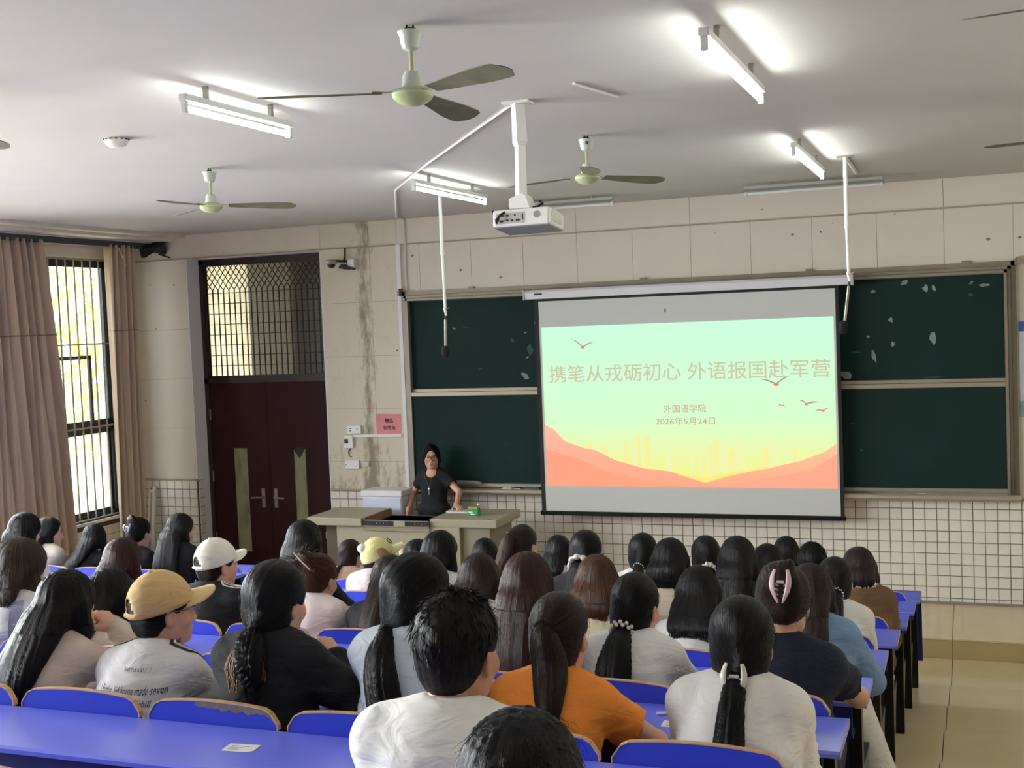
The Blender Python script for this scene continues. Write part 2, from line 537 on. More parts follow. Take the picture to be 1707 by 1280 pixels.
# ---- windows
M_alu = mat('window_aluminium', '#3c4148', rough=.4, metal=.5)
M_glass = mat('glass', (.9, .95, .93, 1), rough=.02, trans=1.0, alpha=.12)
M_bar = mat('bar_steel', '#a39a8c', rough=.45, metal=.4)
for wi, (a, c) in enumerate(WINDOWS):
    wroot = bpy.data.objects.new('window_%d' % (wi + 1), None); COL.objects.link(wroot)
    wroot.location = (XL, (a + c) / 2, WZ0); wroot['kind'] = 'structure'
    if wi == 0: wroot['label'] = 'tall barred sliding window between two curtains'
    fx0, fx1 = XL - .16, XL - .10
    fr = MB()
    fr.box(fx0, fx1, a, a + .05, WZ0, WZ1); fr.box(fx0, fx1, c - .05, c, WZ0, WZ1)
    fr.box(fx0, fx1, a, c, WZ0, WZ0 + .05); fr.box(fx0, fx1, a, c, WZ1 - .06, WZ1)
    fr.box(fx0, fx1, a, c, 1.66, 1.74)
    fr.build('window_frame', M_alu, wroot)
    mid = a + .42 if wi == 0 else (a + c) / 2
    for (p, q, z0, z1, dx) in ((a + .05, mid + .04, 1.74, WZ1 - .06, 0), (mid, c - .05, 1.74, WZ1 - .06, .03), (a + .05, c - .05, WZ0 + .05, 1.66, 0)):
        s = MB(); w = .035; xx = fx0 + .01 + dx
        s.box(xx, xx + .025, p, p + w, z0, z1); s.box(xx, xx + .025, q - w, q, z0, z1)
        s.box(xx, xx + .025, p, q, z0, z0 + w); s.box(xx, xx + .025, p, q, z1 - w, z1)
        sash = s.build('sash', M_alu, wroot)
        sash_glass = MB().box(xx + .010, xx + .014, p + w, q - w, z0 + w, z1 - w).build('pane', M_glass, sash)
    if wi == 0:
        # lower mid casement seen half way up
        s = MB(); w = .04
        for (y0, y1, z0, z1) in ((a + .40, c - .33, 2.44, 2.48), (c - .37, c - .33, 1.74, 2.48)):
            s.box(fx0 + .045, fx0 + .07, y0, y1, z0, z1)
        s.build('inner_sash', M_alu, wroot)
        n = 11
        for i in range(n):
            y = a + .06 + (c - a - .12) * i / (n - 1)
            bo = MB().tube([(XL - .045, y, WZ0), (XL - .045, y, WZ1)], .010, seg=6).build('window_bar', M_bar, wroot, smooth=True)
        for z in (2.60, 1.705, WZ0 + .012, WZ1 - .015):
            MB().box(XL - .055, XL - .035, a, c, z - .008, z + .008).build('window_rail', M_bar, wroot)
    sl = MB().box(XL - .2, XL + .02, a - .02, c + .02, WZ0 - .03, WZ0); sl.build('window_sill', M_trimw, wroot)

# ---- door
droot = bpy.data.objects.new('door_1', None); COL.objects.link(droot)
droot.location = ((DX0 + DX1) / 2, .27, 0); droot['kind'] = 'structure'
droot['label'] = 'tall maroon double door with a grilled transom'
M_door = mat('door_paint', '#301213', rough=.6, spec=.2, var=.12, vscale=3, stretch=(1, 1, .2))
M_doorf = mat('door_frame_paint', '#251312', rough=.45)
DY = .24
fr = MB()
x0, x1 = DX0 + .012, DX1 - .012
fr.box(x0, x0 + .055, DY - .02, DY + .06, 0, DZ - .012); fr.box(x1 - .055, x1, DY - .02, DY + .06, 0, DZ - .012)
fr.box(x0, x1, DY - .02, DY + .06, DZ - .07, DZ - .012); fr.box(x0, x1, DY - .02, DY + .06, 2.10, 2.15)
fr.build('door_frame', M_doorf, droot)
xm = -6.30
M_paper = stained('old_paper', '#8f8a66', '#3c4030', amount=.8, scale=5, streak=(1, 1, .4))
M_hand = mat('handle_metal', '#8d807a', rough=.4, metal=.5)
for (p, q, sx0, sx1, sz0, sz1, hx, sgn) in ((x0 + .055, xm - .003, -6.765, -6.585, .20, 1.365, -6.395, -1), (xm + .003, x1 - .055, -5.99, -5.84, .20, 1.37, -6.235, 1)):
    l = MB()
    l.box(p, sx0, DY, DY + .04, 0.01, 2.10); l.box(sx1, q, DY, DY + .04, 0.01, 2.10)
    l.box(sx0, sx1, DY, DY + .04, 0.01, sz0); l.box(sx0, sx1, DY, DY + .04, sz1, 2.10)
    leaf = l.build('door_leaf', M_door, droot)
    MB().box(sx0, sx1, DY + .015, DY + .02, sz0, sz1).build('door_window', M_black, leaf)
    if sgn < 0:
        poly = [(sx0 + .004, sz0), (sx1, sz0), (sx1, sz1), (sx0 + .004, sz1)]
    else:
        poly = [(sx0, sz0), (sx1, sz0), (sx1, sz1), (sx1 - .06, sz1 - .10), (sx1 - .085, sz1 - .115), (sx0 + .02, sz1 - .05), (sx0, sz1 - .02)]
    MB().prism(poly, 'y', DY + .008, DY + .012).build('paper_sheet', M_paper, leaf)
    pl = MB().box(hx - .022, hx + .022, DY - .012, DY, .70, .915).build('handle_plate', M_hand, leaf, bevel=.004)
    MB().tube([(hx, DY - .01, .818), (hx, DY - .05, .818), (hx + sgn * .02, DY - .055, .818), (hx + sgn * .13, DY - .055, .815)], .010, seg=8).build('door_handle', M_hand, leaf, smooth=True)
    for hz in (.35, 1.05, 1.75):
        hxx = p - .004 if sgn < 0 else q + .004
        MB().tube([(hxx, DY - .012, hz - .06), (hxx, DY - .012, hz + .06)], .010, seg=8).build('hinge', M_hand, leaf)
# transom grille
TZ0, TZ1 = 2.15, 3.43
tx0, tx1 = x0 + .055, x1 - .055
MB().box(tx0, tx1, DY + .045, DY + .05, TZ0, TZ1).build('transom_glass', mat('dusty_glass', (.62, .6, .55, 1), rough=.1, trans=.9, alpha=.12), droot)
nb = 22
GZ = 3.14
for i in range(nb):
    x = tx0 + (tx1 - tx0) * (i + .5) / nb
    MB().box(x - .007, x + .007, DY - .006, DY, TZ0, GZ).build('grille_bar', M_dark, droot)
for i in range(9):
    z = TZ0 + .03 + i * (GZ - TZ0 - .03) / 8.3
    MB().box(tx0, tx1, DY - .010, DY - .006, z - .004, z + .004).build('grille_rail', M_dark, droot)
lat = MB()
pw = (tx1 - tx0) / nb
for i in range(-8, nb + 8):
    for s in (1, -1):
        xa = tx0 + pw * (i + .5); xb = xa + s * pw * 3
        za, zb = GZ, GZ + .29
        # clip to the opening
        pa, pb = (xa, za), (xb, zb)
        t0, t1 = 0.0, 1.0
        d = xb - xa
        lo, hi = sorted(((tx0 - xa) / d, (tx1 - xa) / d))
        t0 = max(0, lo); t1 = min(1, hi)
        if t1 - t0 < .02: continue
        A = (xa + d * t0, DY - .004, za + .29 * t0); B = (xa + d * t1, DY - .004, za + .29 * t1)
        lat.tube([A, B], .006, seg=4)
lat.build('lattice', M_dark, droot, kind='stuff')
fr2 = MB(); fr2.box(tx0, tx1, DY - .012, DY + .01, TZ0, TZ0 + .03); fr2.box(tx0, tx1, DY - .012, DY + .01, TZ1 - .02, TZ1)
fr2.box(tx0, tx0 + .025, DY - .012, DY + .01, TZ0, TZ1); fr2.box(tx1 - .025, tx1, DY - .012, DY + .01, TZ0, TZ1)
fr2.build('grille_frame', M_doorf, droot)
# corridor behind the transom
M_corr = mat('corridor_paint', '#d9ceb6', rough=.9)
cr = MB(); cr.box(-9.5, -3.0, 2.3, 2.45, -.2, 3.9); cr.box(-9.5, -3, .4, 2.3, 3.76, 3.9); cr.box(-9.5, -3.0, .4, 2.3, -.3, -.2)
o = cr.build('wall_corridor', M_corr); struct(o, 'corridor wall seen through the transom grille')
cp = MB(); cp.box(-7.12, -4.4, 1.25, 1.4, -.2, 3.76); cp.box(-4.6, -4.4, .4, 1.3, -.2, 3.76)  # added walls; the corridor's dim right side is painted into their colour
o = cp.build('wall_corridor_dim', mat('corridor_dim_paint', '#5a534d', rough=.9)); struct(o, 'added dark wall painting in the dim side of the corridor')

# ---- outside greenery
M_leaf = mat('leaf', '#8fae3c', rough=.6, col2='#d3dc86', vscale=3)
M_ground = mat('yard_ground', '#b8b39a', rough=.9, var=.1)
o = MB().box(-40, XL - .3, -25, 25, -1.2, -.6).build('ground', M_ground); struct(o, 'pale yard outside the window')
def tree(cx, cy, cz, R, seed, label):
    t = thing('tree', label, 'tree', (cx, cy, -.6))
    MB().tube([(cx, cy, -.6), (cx + .1, cy, cz * .5), (cx, cy + .1, cz)], [.16, .12, .07], seg=8).build('trunk', mat('bark', '#5d4a38', rough=.9, var=.2), t, smooth=True)
    r = random.Random(seed); mb = MB()
    for i in range(2600):
        d = Vector((r.gauss(0, 1), r.gauss(0, 1), r.gauss(0, 1))).normalized() * R * r.random() ** .33
        p = Vector((cx, cy, cz)) + Vector((d.x, d.y, d.z * 1.1))
        a = Vector((r.uniform(-1, 1), r.uniform(-1, 1), r.uniform(-1, 1))).normalized(); b2 = a.orthogonal().normalized()
        s = r.uniform(.06, .13)
        mb.add([p - a * s, p + b2 * s * .5, p + a * s, p - b2 * s * .5], [(0, 1, 2, 3)])
    mb.build('crown', M_leaf, t, kind='stuff')
tree(-13.5, 4.6, 3.0, 2.3, 1, 'leafy green tree filling the upper window opening')
tree(-14.8, 9.8, 2.2, 2.4, 2, 'paler tree beyond the window, low and behind the bars')
# ================================================================ BLACKBOARD
BX0, BX1, BZ0, BZ1 = -4.46, 1.385, .955, 3.01
bb = thing('blackboard', 'long green sliding blackboard in a brown metal frame behind the screen', 'blackboard', (-1.54, 0, BZ0))
M_bframe = mat('board_frame', '#8b8271', rough=.45, metal=.35, var=.08)
M_brail = mat('board_rail', '#a59a86', rough=.4, metal=.4)
def board_mat():
    m = mat('chalkboard', '#122a26', rough=.75, spec=.22, var=.12, vscale=1.5)
    nt = m.node_tree; bs = nt.nodes['Principled BSDF']
    tc = [n for n in nt.nodes if n.type == 'TEX_COORD'][0]
    n = nt.nodes.new('ShaderNodeTexNoise'); n.inputs['Scale'].default_value = 3.1; n.inputs['Detail'].default_value = 7
    n.inputs['Roughness'].default_value = .7
    nt.links.new(tc.outputs['Object'], n.inputs['Vector'])
    rp = nt.nodes.new('ShaderNodeValToRGB')
    rp.color_ramp.elements[0].position = .70; rp.color_ramp.elements[0].color = (0, 0, 0, 1)
    rp.color_ramp.elements[1].position = .78; rp.color_ramp.elements[1].color = (.5, .5, .5, 1)
    nt.links.new(n.outputs['Fac'], rp.inputs['Fac'])
    old = bs.inputs['Base Color'].links[0].from_socket
    mx = nt.nodes.new('ShaderNodeMix'); mx.data_type = 'RGBA'
    nt.links.new(rp.outputs['Color'], mx.inputs['Factor']); nt.links.new(old, mx.inputs['A'])
    mx.inputs['B'].default_value = S('#8fa39b')
    nt.links.new(mx.outputs['Result'], bs.inputs['Base Color'])
    return m
M_board = board_mat()
fr = MB()
for i, (w, y) in enumerate(((.045, -.03), (.03, -.075), (.028, -.105))):
    a = sum((.045, .03, .028)[:i])
    fr.box(BX0 + a, BX0 + a + w - .004, y, 0, BZ0 + .03, BZ1 - a); fr.box(BX1 - a - w + .004, BX1 - a, y, 0, BZ0 + .03, BZ1 - a)
    fr.box(BX0 + a, BX1 - a, y, 0, BZ1 - a - w + .004, BZ1 - a)
fr.build('frame', M_bframe, bb)
for sx in (BX0, BX1):
    MB().prism([(sx - .01, BZ1 - .04), (sx + .01, BZ1 - .04), (sx + .01, BZ1 + .035), (sx - .01, BZ1 + .01)], 'y', -.10, 0).build('corner_cap', M_bframe, bb)
for x in (-3.68, -1.9, -.35, .98):
    MB().box(x - .03, x + .03, -.03, .0, BZ1, BZ1 + .02).build('hanger_clip', M_bframe, bb)
xm_ = (BX0 + BX1) / 2
for x0, x1 in ((BX0 + .10, xm_ - .004), (xm_ + .004, BX1 - .10)):
    p = MB().box(x0, x1, -.045, -.03, 1.97, BZ1 - .105).build('upper_board', M_board, bb)
    MB().box(x0, x1, -.062, -.02, 1.975, 2.005).build('board_edge', M_brail, p)
    p = MB().box(x0, x1, -.085, -.07, 1.02, 1.955).build('lower_board', M_board, bb)
    MB().box(x0, x1, -.102, -.06, 1.935, 1.972).build('board_edge', M_brail, p)
    MB().box(x0, x1, -.102, -.06, 1.015, 1.045).build('board_edge', M_brail, p)
tr = MB(); tr.prism([(-.165, .962), (-.155, .985), (-.16, 1.0), (-.15, 1.0), (-.145, .985), (-.03, .98), (-.0, .955), (-.12, .935)], 'x', BX0 + .02, BX1 + .01)
tr.build('chalk_tray', M_brail, bb)
# torn paper scraps and tape left on the board
M_scrap = mat('paper_scrap', '#7d8c86', rough=.8, var=.2, vscale=30)
M_chalkm = mat('chalk_mark', '#34524c', rough=.9)
def scrap(x, z, w, h, rot, m=M_scrap, y=None):
    up = z > 1.97
    yy = (-.0455 if up else -.0855) if y is None else y
    c, s = math.cos(rot), math.sin(rot)
    r = random.Random(int(x * 1000 + z * 77))
    poly = []
    for i in range(9):
        a = 2 * math.pi * i / 9
        u, v = .72 * math.cos(a) * w / 2 * r.uniform(.6, 1.2), math.sin(a) * .72 * h / 2 * r.uniform(.5, 1.2)
        poly.append((x + u * c - v * s, z + u * s + v * c))
    MB().prism(poly, 'y', yy - .0012, yy).build('paper_scrap', m, bb)
for a in ((.471, 2.864, .10, .06, .6), (.649, 2.806, .07, .10, .2), (.718, 2.808, .04, .09, .3), (1.025, 2.837, .07, .03, .6), (1.137, 2.812, .13, .045, 0),
          (.350, 2.541, .06, .07, .5), (.701, 2.369, .075, .16, 0), (.202, 2.219, .055, .18, .25), (-.046, 2.059, .16, .11, -.5), (.364, 2.326, .05, .06, 0),
          (.154, 2.397, .05, .03, 0), (.202, 2.797, .07, .05, .3), (-3.109, 2.546, .05, .025, .2), (-2.995, 2.633, .05, .06, .2), (-3.097, 2.302, .05, .03, .4),
          (-3.127, 2.115, .13, .09, -.7), (-3.88, 2.615, .07, .02, -.2)):
    scrap(*a, m=M_scrap if a[2] * a[3] < .008 else M_scrap)
for a in ((1.017, 2.73, .06, .05, .3), (-3.066, 2.375, .09, .16, 0), (-3.741, 2.616, .12, .02, 0), (-3.25, 2.474, .07, .08, .3), (.044, 2.259, .13, .03, 0), (.688, 2.023, .3, .02, 0),
          (.075, 1.381, .03, .03, 0), (.002, 1.62, .06, .02, 0), (-3.6, 2.2, .06, .02, .1)):
    scrap(*a, m=M_chalkm)
# objects on the tray
def chalk(x, col, L=.07, lab=''):
    o = MB().tube([(x, -.10, .9955), (x + L, -.095, .9955)], .006, seg=8).build('chalk_stick', mat('chalk_' + col[1:], col, rough=.9), None, smooth=True)
    return tag(o, lab, 'chalk')
chalk(-3.28, '#e8e6e0', lab='white chalk stick lying on the tray left of the screen')
chalk(.55, '#d8c0bd', lab='pinkish chalk stick on the tray right of the screen')
o = MB().box(-3.14, -2.99, -.15, -.09, .9885, 1.02).build('blackboard_eraser', mat('felt', '#4a5058', rough=.95, var=.2), bevel=.004); tag(o, 'dark felt blackboard eraser on the tray near the screen edge', 'eraser')
o = MB().box(-3.39, -3.28, -.15, -.08, .9885, 1.015).build('chalk_cloth', mat('rag', '#c9c4b8', rough=1, bump=.6, bscale=40), bevel=.012); tag(o, 'crumpled pale rag on the chalk tray', 'cloth')
o = MB().prism([(-3.99, 1.046), (-3.60, 1.046), (-3.62, 1.062), (-3.66, 1.075), (-3.98, 1.078)], 'y', -.145, -.103).build('paper_roll', mat('grey_paper', '#8f8a84', rough=.8, var=.15)); tag(o, 'grey rolled paper resting on the tray beside the teacher', 'paper')

# vertical plastic trunking left of the board
o = MB().box(-4.50, -4.455, -.03, .012, .955, LEDGE).build('trim_6', M_trimw); struct(o, 'pale vertical cable trunking left of the blackboard')

# dark patches and nail holes on the wall
M_hole = mat('wall_hole', '#7a6f60', rough=.95)
hm = 0
for x, z, r in ((-.491, 3.35, .022), (-.24, 3.361, .02), (-.133, 3.431, .008), (.405, 3.478, .015), (1.17, 3.207, .026), (.429, 3.105, .008), (-.759, 3.596, .012), (-1.202, 3.407, .008), (1.422, 3.207, .02),
                (-4.329, 3.377, .025), (-3.795, 3.202, .025), (-3.363, 3.107, .025), (-7.588, 3.233, .016), (-7.266, 3.218, .018), (-7.54, 2.74, .014), (-7.733, 1.932, .014), (-4.545, 2.41, .02)):
    rr = random.Random(int(x * 999))
    r *= .75
    poly = [(x + r * math.cos(a * .785) * rr.uniform(.6, 1.2), z + r * .8 * math.sin(a * .785) * rr.uniform(.6, 1.1)) for a in range(8)]
    MB().prism(poly, 'y', -.001, .002).build('wall_mark', M_hole, WF)

# ================================================================ SCREEN
SY = -.20
sc_ = thing('projection_screen', 'pulled-down projector screen showing a pale green slide', 'screen', (-1.5, SY, .77))
M_case = mat('screen_case', '#d5d3d6', rough=.35)
cs = MB(); cs.prism([(SY - .045, 2.868), (SY + .04, 2.868), (SY + .05, 2.90), (SY + .05, 2.945), (SY - .03, 2.955), (SY - .05, 2.935)], 'x', -3.03, .04)
cse = cs.build('screen_case', M_case, sc_)
for x in (-3.045, .04):
    MB().box(x, x + .015, SY - .055, SY + .055, 2.86, 2.96).build('end_cap', mat('cap_grey', '#a9a7aa', rough=.4), cse)
MB().box(-2.93, -2.85, SY - .0525, SY - .049, 2.905, 2.922).build('brand_plate', M_black, cse)
MB().box(-2.95, -.075, SY - .003, SY + .003, .79, 2.88).build('black_border', mat('screen_black', '#0f1110', rough=.7), sc_)
MB().box(-2.905, -.108, SY - .0045, SY - .003, .80, 2.842).build('fabric', mat('screen_fabric', '#c4c6c1', rough=.75), sc_)
MB().box(-2.965, -.06, SY - .014, SY + .014, .757, .80).build('bottom_bar', mat('bar_black', '#141614', rough=.4, metal=.3), sc_, bevel=.006)
MB().box(-1.66, -1.645, SY - .006, SY - .0045, 2.69, 2.725).build('speck', M_hole, sc_)
# the projected slide
def emis(name, col, col2=None, z0=1.05, z1=2.6, mid=None):
    m = bpy.data.materials.new(name); m.use_nodes = True
    nt = m.node_tree; bs = nt.nodes['Principled BSDF']
    bs.inputs['Base Color'].default_value = (.02, .02, .02, 1); bs.inputs['Roughness'].default_value = .9
    bs.inputs['Specular IOR Level'].default_value = 0
    bs.inputs['Emission Strength'].default_value = 1.0
    bs.inputs['Emission Color'].default_value = S(col)
    if col2:
        tc = nt.nodes.new('ShaderNodeTexCoord'); sp = nt.nodes.new('ShaderNodeSeparateXYZ')
        nt.links.new(tc.outputs['Generated'], sp.inputs[0])
        rp = nt.nodes.new('ShaderNodeValToRGB'); rp.color_ramp.elements[0].color = S(col2); rp.color_ramp.elements[1].color = S(col)
        if mid:
            e = rp.color_ramp.elements.new(mid[0]); e.color = S(mid[1])
        nt.links.new(sp.outputs['Z'], rp.inputs['Fac']); nt.links.new(rp.outputs['Color'], bs.inputs['Emission Color'])
    return m
px0, px1, pz0, pz1 = -2.885, -.126, 1.046, 2.592
slide = MB().box(px0, px1, SY - .0055, SY - .0045, pz0, pz1).build('slide_sky', emis('slide_sky', '#ccffde', '#fff27a', mid=(.42, '#d6ffcf')), sc_)
def spoly(pts, m, name, dy):
    MB().prism(pts, 'y', SY - dy - .0004, SY - dy).build(name, m, slide)
M_bl = emis('slide_towers', '#f6f2a0'); M_bl2 = emis('slide_towers_pale', '#eef6b4')
rr = random.Random(3)
for i in range(34):
    x = rr.uniform(-2.5, -.45); w = rr.uniform(.02, .07); h = rr.uniform(.10, .28) * (1 if (x < -1.7 or x > -1.3) else .5)
    if x > -1.0: h *= .75
    spoly([(x, 1.15), (x + w, 1.15), (x + w, 1.27 + h), (x, 1.27 + h * .96)], M_bl if rr.random() < .5 else M_bl2, 'slide_tower', .0058)
def seg(a):
    return a
dl = [(px0, 1.642), (-2.80, 1.60), (-2.683, 1.48), (-2.477, 1.409), (-2.38, 1.395), (-2.192, 1.30), (-1.911, 1.222), (-1.653, 1.195), (-1.458, 1.128), (-1.323, 1.09), (-1.2, pz0), (px0, pz0)]
spoly(dl[::-1], emis('slide_dune', '#ffbba2', '#ffa985'), 'slide_dune', .0066)
dr = [(px1, 1.455), (-.23, 1.381), (-.45, 1.296), (-.71, 1.239), (-.975, 1.199), (-1.245, 1.13), (-1.36, 1.075), (-1.5, pz0), (px1, pz0)]
spoly(dr, emis('slide_dune_far', '#ffc79a', '#ffad88'), 'slide_dune', .0062)
spoly([(px1, 1.36), (-.35, 1.22), (-.8, 1.13), (-1.2, 1.06), (-1.25, pz0), (px1, pz0)], emis('slide_dune_dark', '#ffa98c'), 'slide_dune', .0069)
spoly([(px0, 1.40), (-2.6, 1.33), (-2.3, 1.2), (-1.9, 1.11), (-1.55, 1.06), (-1.5, pz0), (px0, pz0)][::-1], emis('slide_dune_near', '#ffa482'), 'slide_dune', .0072)
spoly([(-1.62, 1.19), (-1.46, 1.128), (-1.32, 1.092), (-1.1, 1.155), (-.9, 1.20), (-.75, 1.225), (-.62, 1.25), (-.9, 1.215), (-1.2, 1.17), (-1.35, 1.13)], emis('slide_glow', '#ffef7a'), 'slide_river', .0064)
M_bird = emis('slide_bird', '#f0806c'); M_wing = emis('slide_wing', '#a88a78')
def bird(x, z, lx, lz, rx, rz, s):
    spoly([(x - s, z), (x, z - s * .6), (x + s * 1.1, z + s * .1), (x + s * .3, z + s * .5), (x - s * .4, z + s * .6)], M_bird, 'slide_bird', .0062)
    for tx, tz in ((lx, lz), (rx, rz)):
        mx_, mz_ = (x + tx) / 2, (z + tz) / 2 + .012
        spoly([(x, z + s * .5), (mx_, mz_ + .006), (tx, tz), (mx_, mz_ - .006), (x, z)], M_wing if s > .018 else M_bird, 'slide_wing', .0061)
bird(-2.47, 2.385, -2.585, 2.477, -2.355, 2.434, .024)
bird(-.648, 1.993, -.802, 2.052, -.52, 2.074, .028)
bird(-.381, 1.811, -.453, 1.853, -.263, 1.828, .02)
bird(-.238, 1.749, -.319, 1.745, -.187, 1.771, .018)
bird(-.602, 1.80, -.635, 1.803, -.57, 1.787, .008)
M_tt = emis('slide_title', '#ccc9a4'); M_ts = emis('slide_text', '#cfa27c')
text_mesh('携笔从戎砺初心 外语报国赴军营', .2, M_tt, 'slide_title', (-1.492, SY - .0075, 2.135), WALL_ROT, slide, fit=(2.655, .165), bold=.001)
text_mesh('外国语学院', .1, M_ts, 'slide_text', (-1.496, SY - .0075, 1.786), WALL_ROT, slide, fit=(.405, .075))
text_mesh('2026年5月24日', .1, M_ts, 'slide_text', (-1.496, SY - .0075, 1.668), WALL_ROT, slide, fit=(.56, .072))

# ================================================================ WALL BITS
# pink notice
sg = thing('notice', 'pink paper notice with handwritten black characters on the stained pillar', 'sign', (-4.68, -.004, 1.645))
MB().prism([(-4.826, 1.545), (-4.543, 1.543), (-4.54, 1.749), (-4.826, 1.752)], 'y', -.004, -.001).build('paper', mat('pink_paper', '#d98a8c', rough=.8, var=.06, vscale=8), sg)
M_ink = mat('ink', '#2a1c1c', rough=.8)
text_mesh('物品', .05, M_ink, 'lettering', (-4.678, -.0055, 1.682), WALL_ROT, sg, fit=(.095, .048), bold=.0008)
text_mesh('存放处', .05, M_ink, 'lettering', (-4.676, -.0055, 1.608), WALL_ROT, sg, fit=(.145, .044), bold=.0008)
# sockets
def wallbox(name, label, x0, x1, z0, z1, marks=()):
    t = thing(name, label, 'socket', ((x0 + x1) / 2, 0, (z0 + z1) / 2))
    MB().box(x0, x1, -.035, -.0, z0, z1).build('box', M_white, t, bevel=.004)
    for (mx, mz, w, h) in marks:
        MB().box(mx - w / 2, mx + w / 2, -.037, -.034, mz - h / 2, mz + h / 2).build('slot', M_black, t)
    return t
wallbox('wall_socket', 'white double socket box just above the conduit left of the pink notice', -5.165, -4.998, 1.55, 1.636, ((-5.12, 1.605, .02, .01), (-5.12, 1.58, .02, .01), (-5.04, 1.595, .01, .012)))
wallbox('breaker_box', 'small white breaker box with a dark window below the socket', -5.205, -5.10, 1.395, 1.53, ((-5.175, 1.47, .045, .05),))
wallbox('wall_switch', 'white twin switch plate lowest on the stained pillar', -5.20, -5.04, 1.175, 1.265, ((-5.19, 1.22, .006, .012), (-5.08, 1.205, .02, .006)))
o = MB().box(-5.10, -4.53, -.022, 0, 1.512, 1.538).build('cable_duct', M_white, bevel=.003); tag(o, 'horizontal white cable duct beneath the pink notice', 'conduit')
o = MB().tube([(-5.14, -.012, 1.39), (-5.165, -.014, 1.36), (-5.16, -.014, 1.31), (-5.13, -.012, 1.30)], .005, seg=6).build('loose_cable', M_black, smooth=True); tag(o, 'short black cable curling out of the breaker box', 'cable')
o = MB().box(-5.02, -4.93, -.018, 0, 1.20, 1.25).build('blank_plate', mat('old_white', '#c9c2b0', rough=.6)); tag(o, 'yellowed blank plate right of the twin switch', 'plate')
# CCTV dome on an arm
cc = thing('dome_camera', 'grey dome security camera on a wall arm beside the door', 'camera', (-5.16, -.02, 3.34))
MB().lathe([(.0, .03), (.05, .03), (.065, .015), (.062, -.005), (.05, -.02)], 20, (-5.20, -.13, 3.35)).build('housing', mat('cam_grey', '#a8a8a4', rough=.3, metal=.5), cc, smooth=True)
MB().ball((-5.20, -.13, 3.325), (.042, .042, .035)).build('dome', M_black, cc, smooth=True)
mb = MB(); mb.tube([(-5.19, -.13, 3.37), (-5.10, -.10, 3.36), (-5.06, -.02, 3.36)], .012); mb.tube([(-5.08, -.04, 3.50), (-5.085, -.04, 3.40), (-5.09, -.06, 3.35)], .010)
mb.build('arm', M_dark, cc, smooth=True)
MB().box(-5.05, -4.975, -.06, 0, 3.285, 3.375).build('junction_box', M_white, cc, bevel=.006)
MB().prism([(-5.14, 3.29), (-5.06, 3.27), (-4.98, 3.265), (-4.96, 3.28), (-5.05, 3.31), (-5.10, 3.33)], 'y', -.10, -.03).build('bracket', M_dark, cc)
# poster at the right edge
po = thing('poster', 'white notice poster with a blue header right of the blackboard', 'poster', (1.72, 0, 2.1))
MB().box(1.40, 2.05, -.006, -.001, 1.665, 2.487).build('sheet', mat('poster_white', '#d6d9dc', rough=.5), po)
MB().box(1.40, 2.05, -.0075, -.006, 2.40, 2.487).build('header', mat('poster_blue', '#4a5fae', rough=.5), po)
MB().box(1.40, 2.05, -.0075, -.006, 1.665, 1.80).build('footer', mat('poster_teal', '#8fa7b4', rough=.5, var=.15), po)
for i in range(9):
    MB().box(1.45, 1.98 - (i % 3) * .1, -.0072, -.006, 2.33 - i * .05, 2.342 - i * .05).build('text_line', mat('poster_ink', '#5a5560', rough=.6), po)

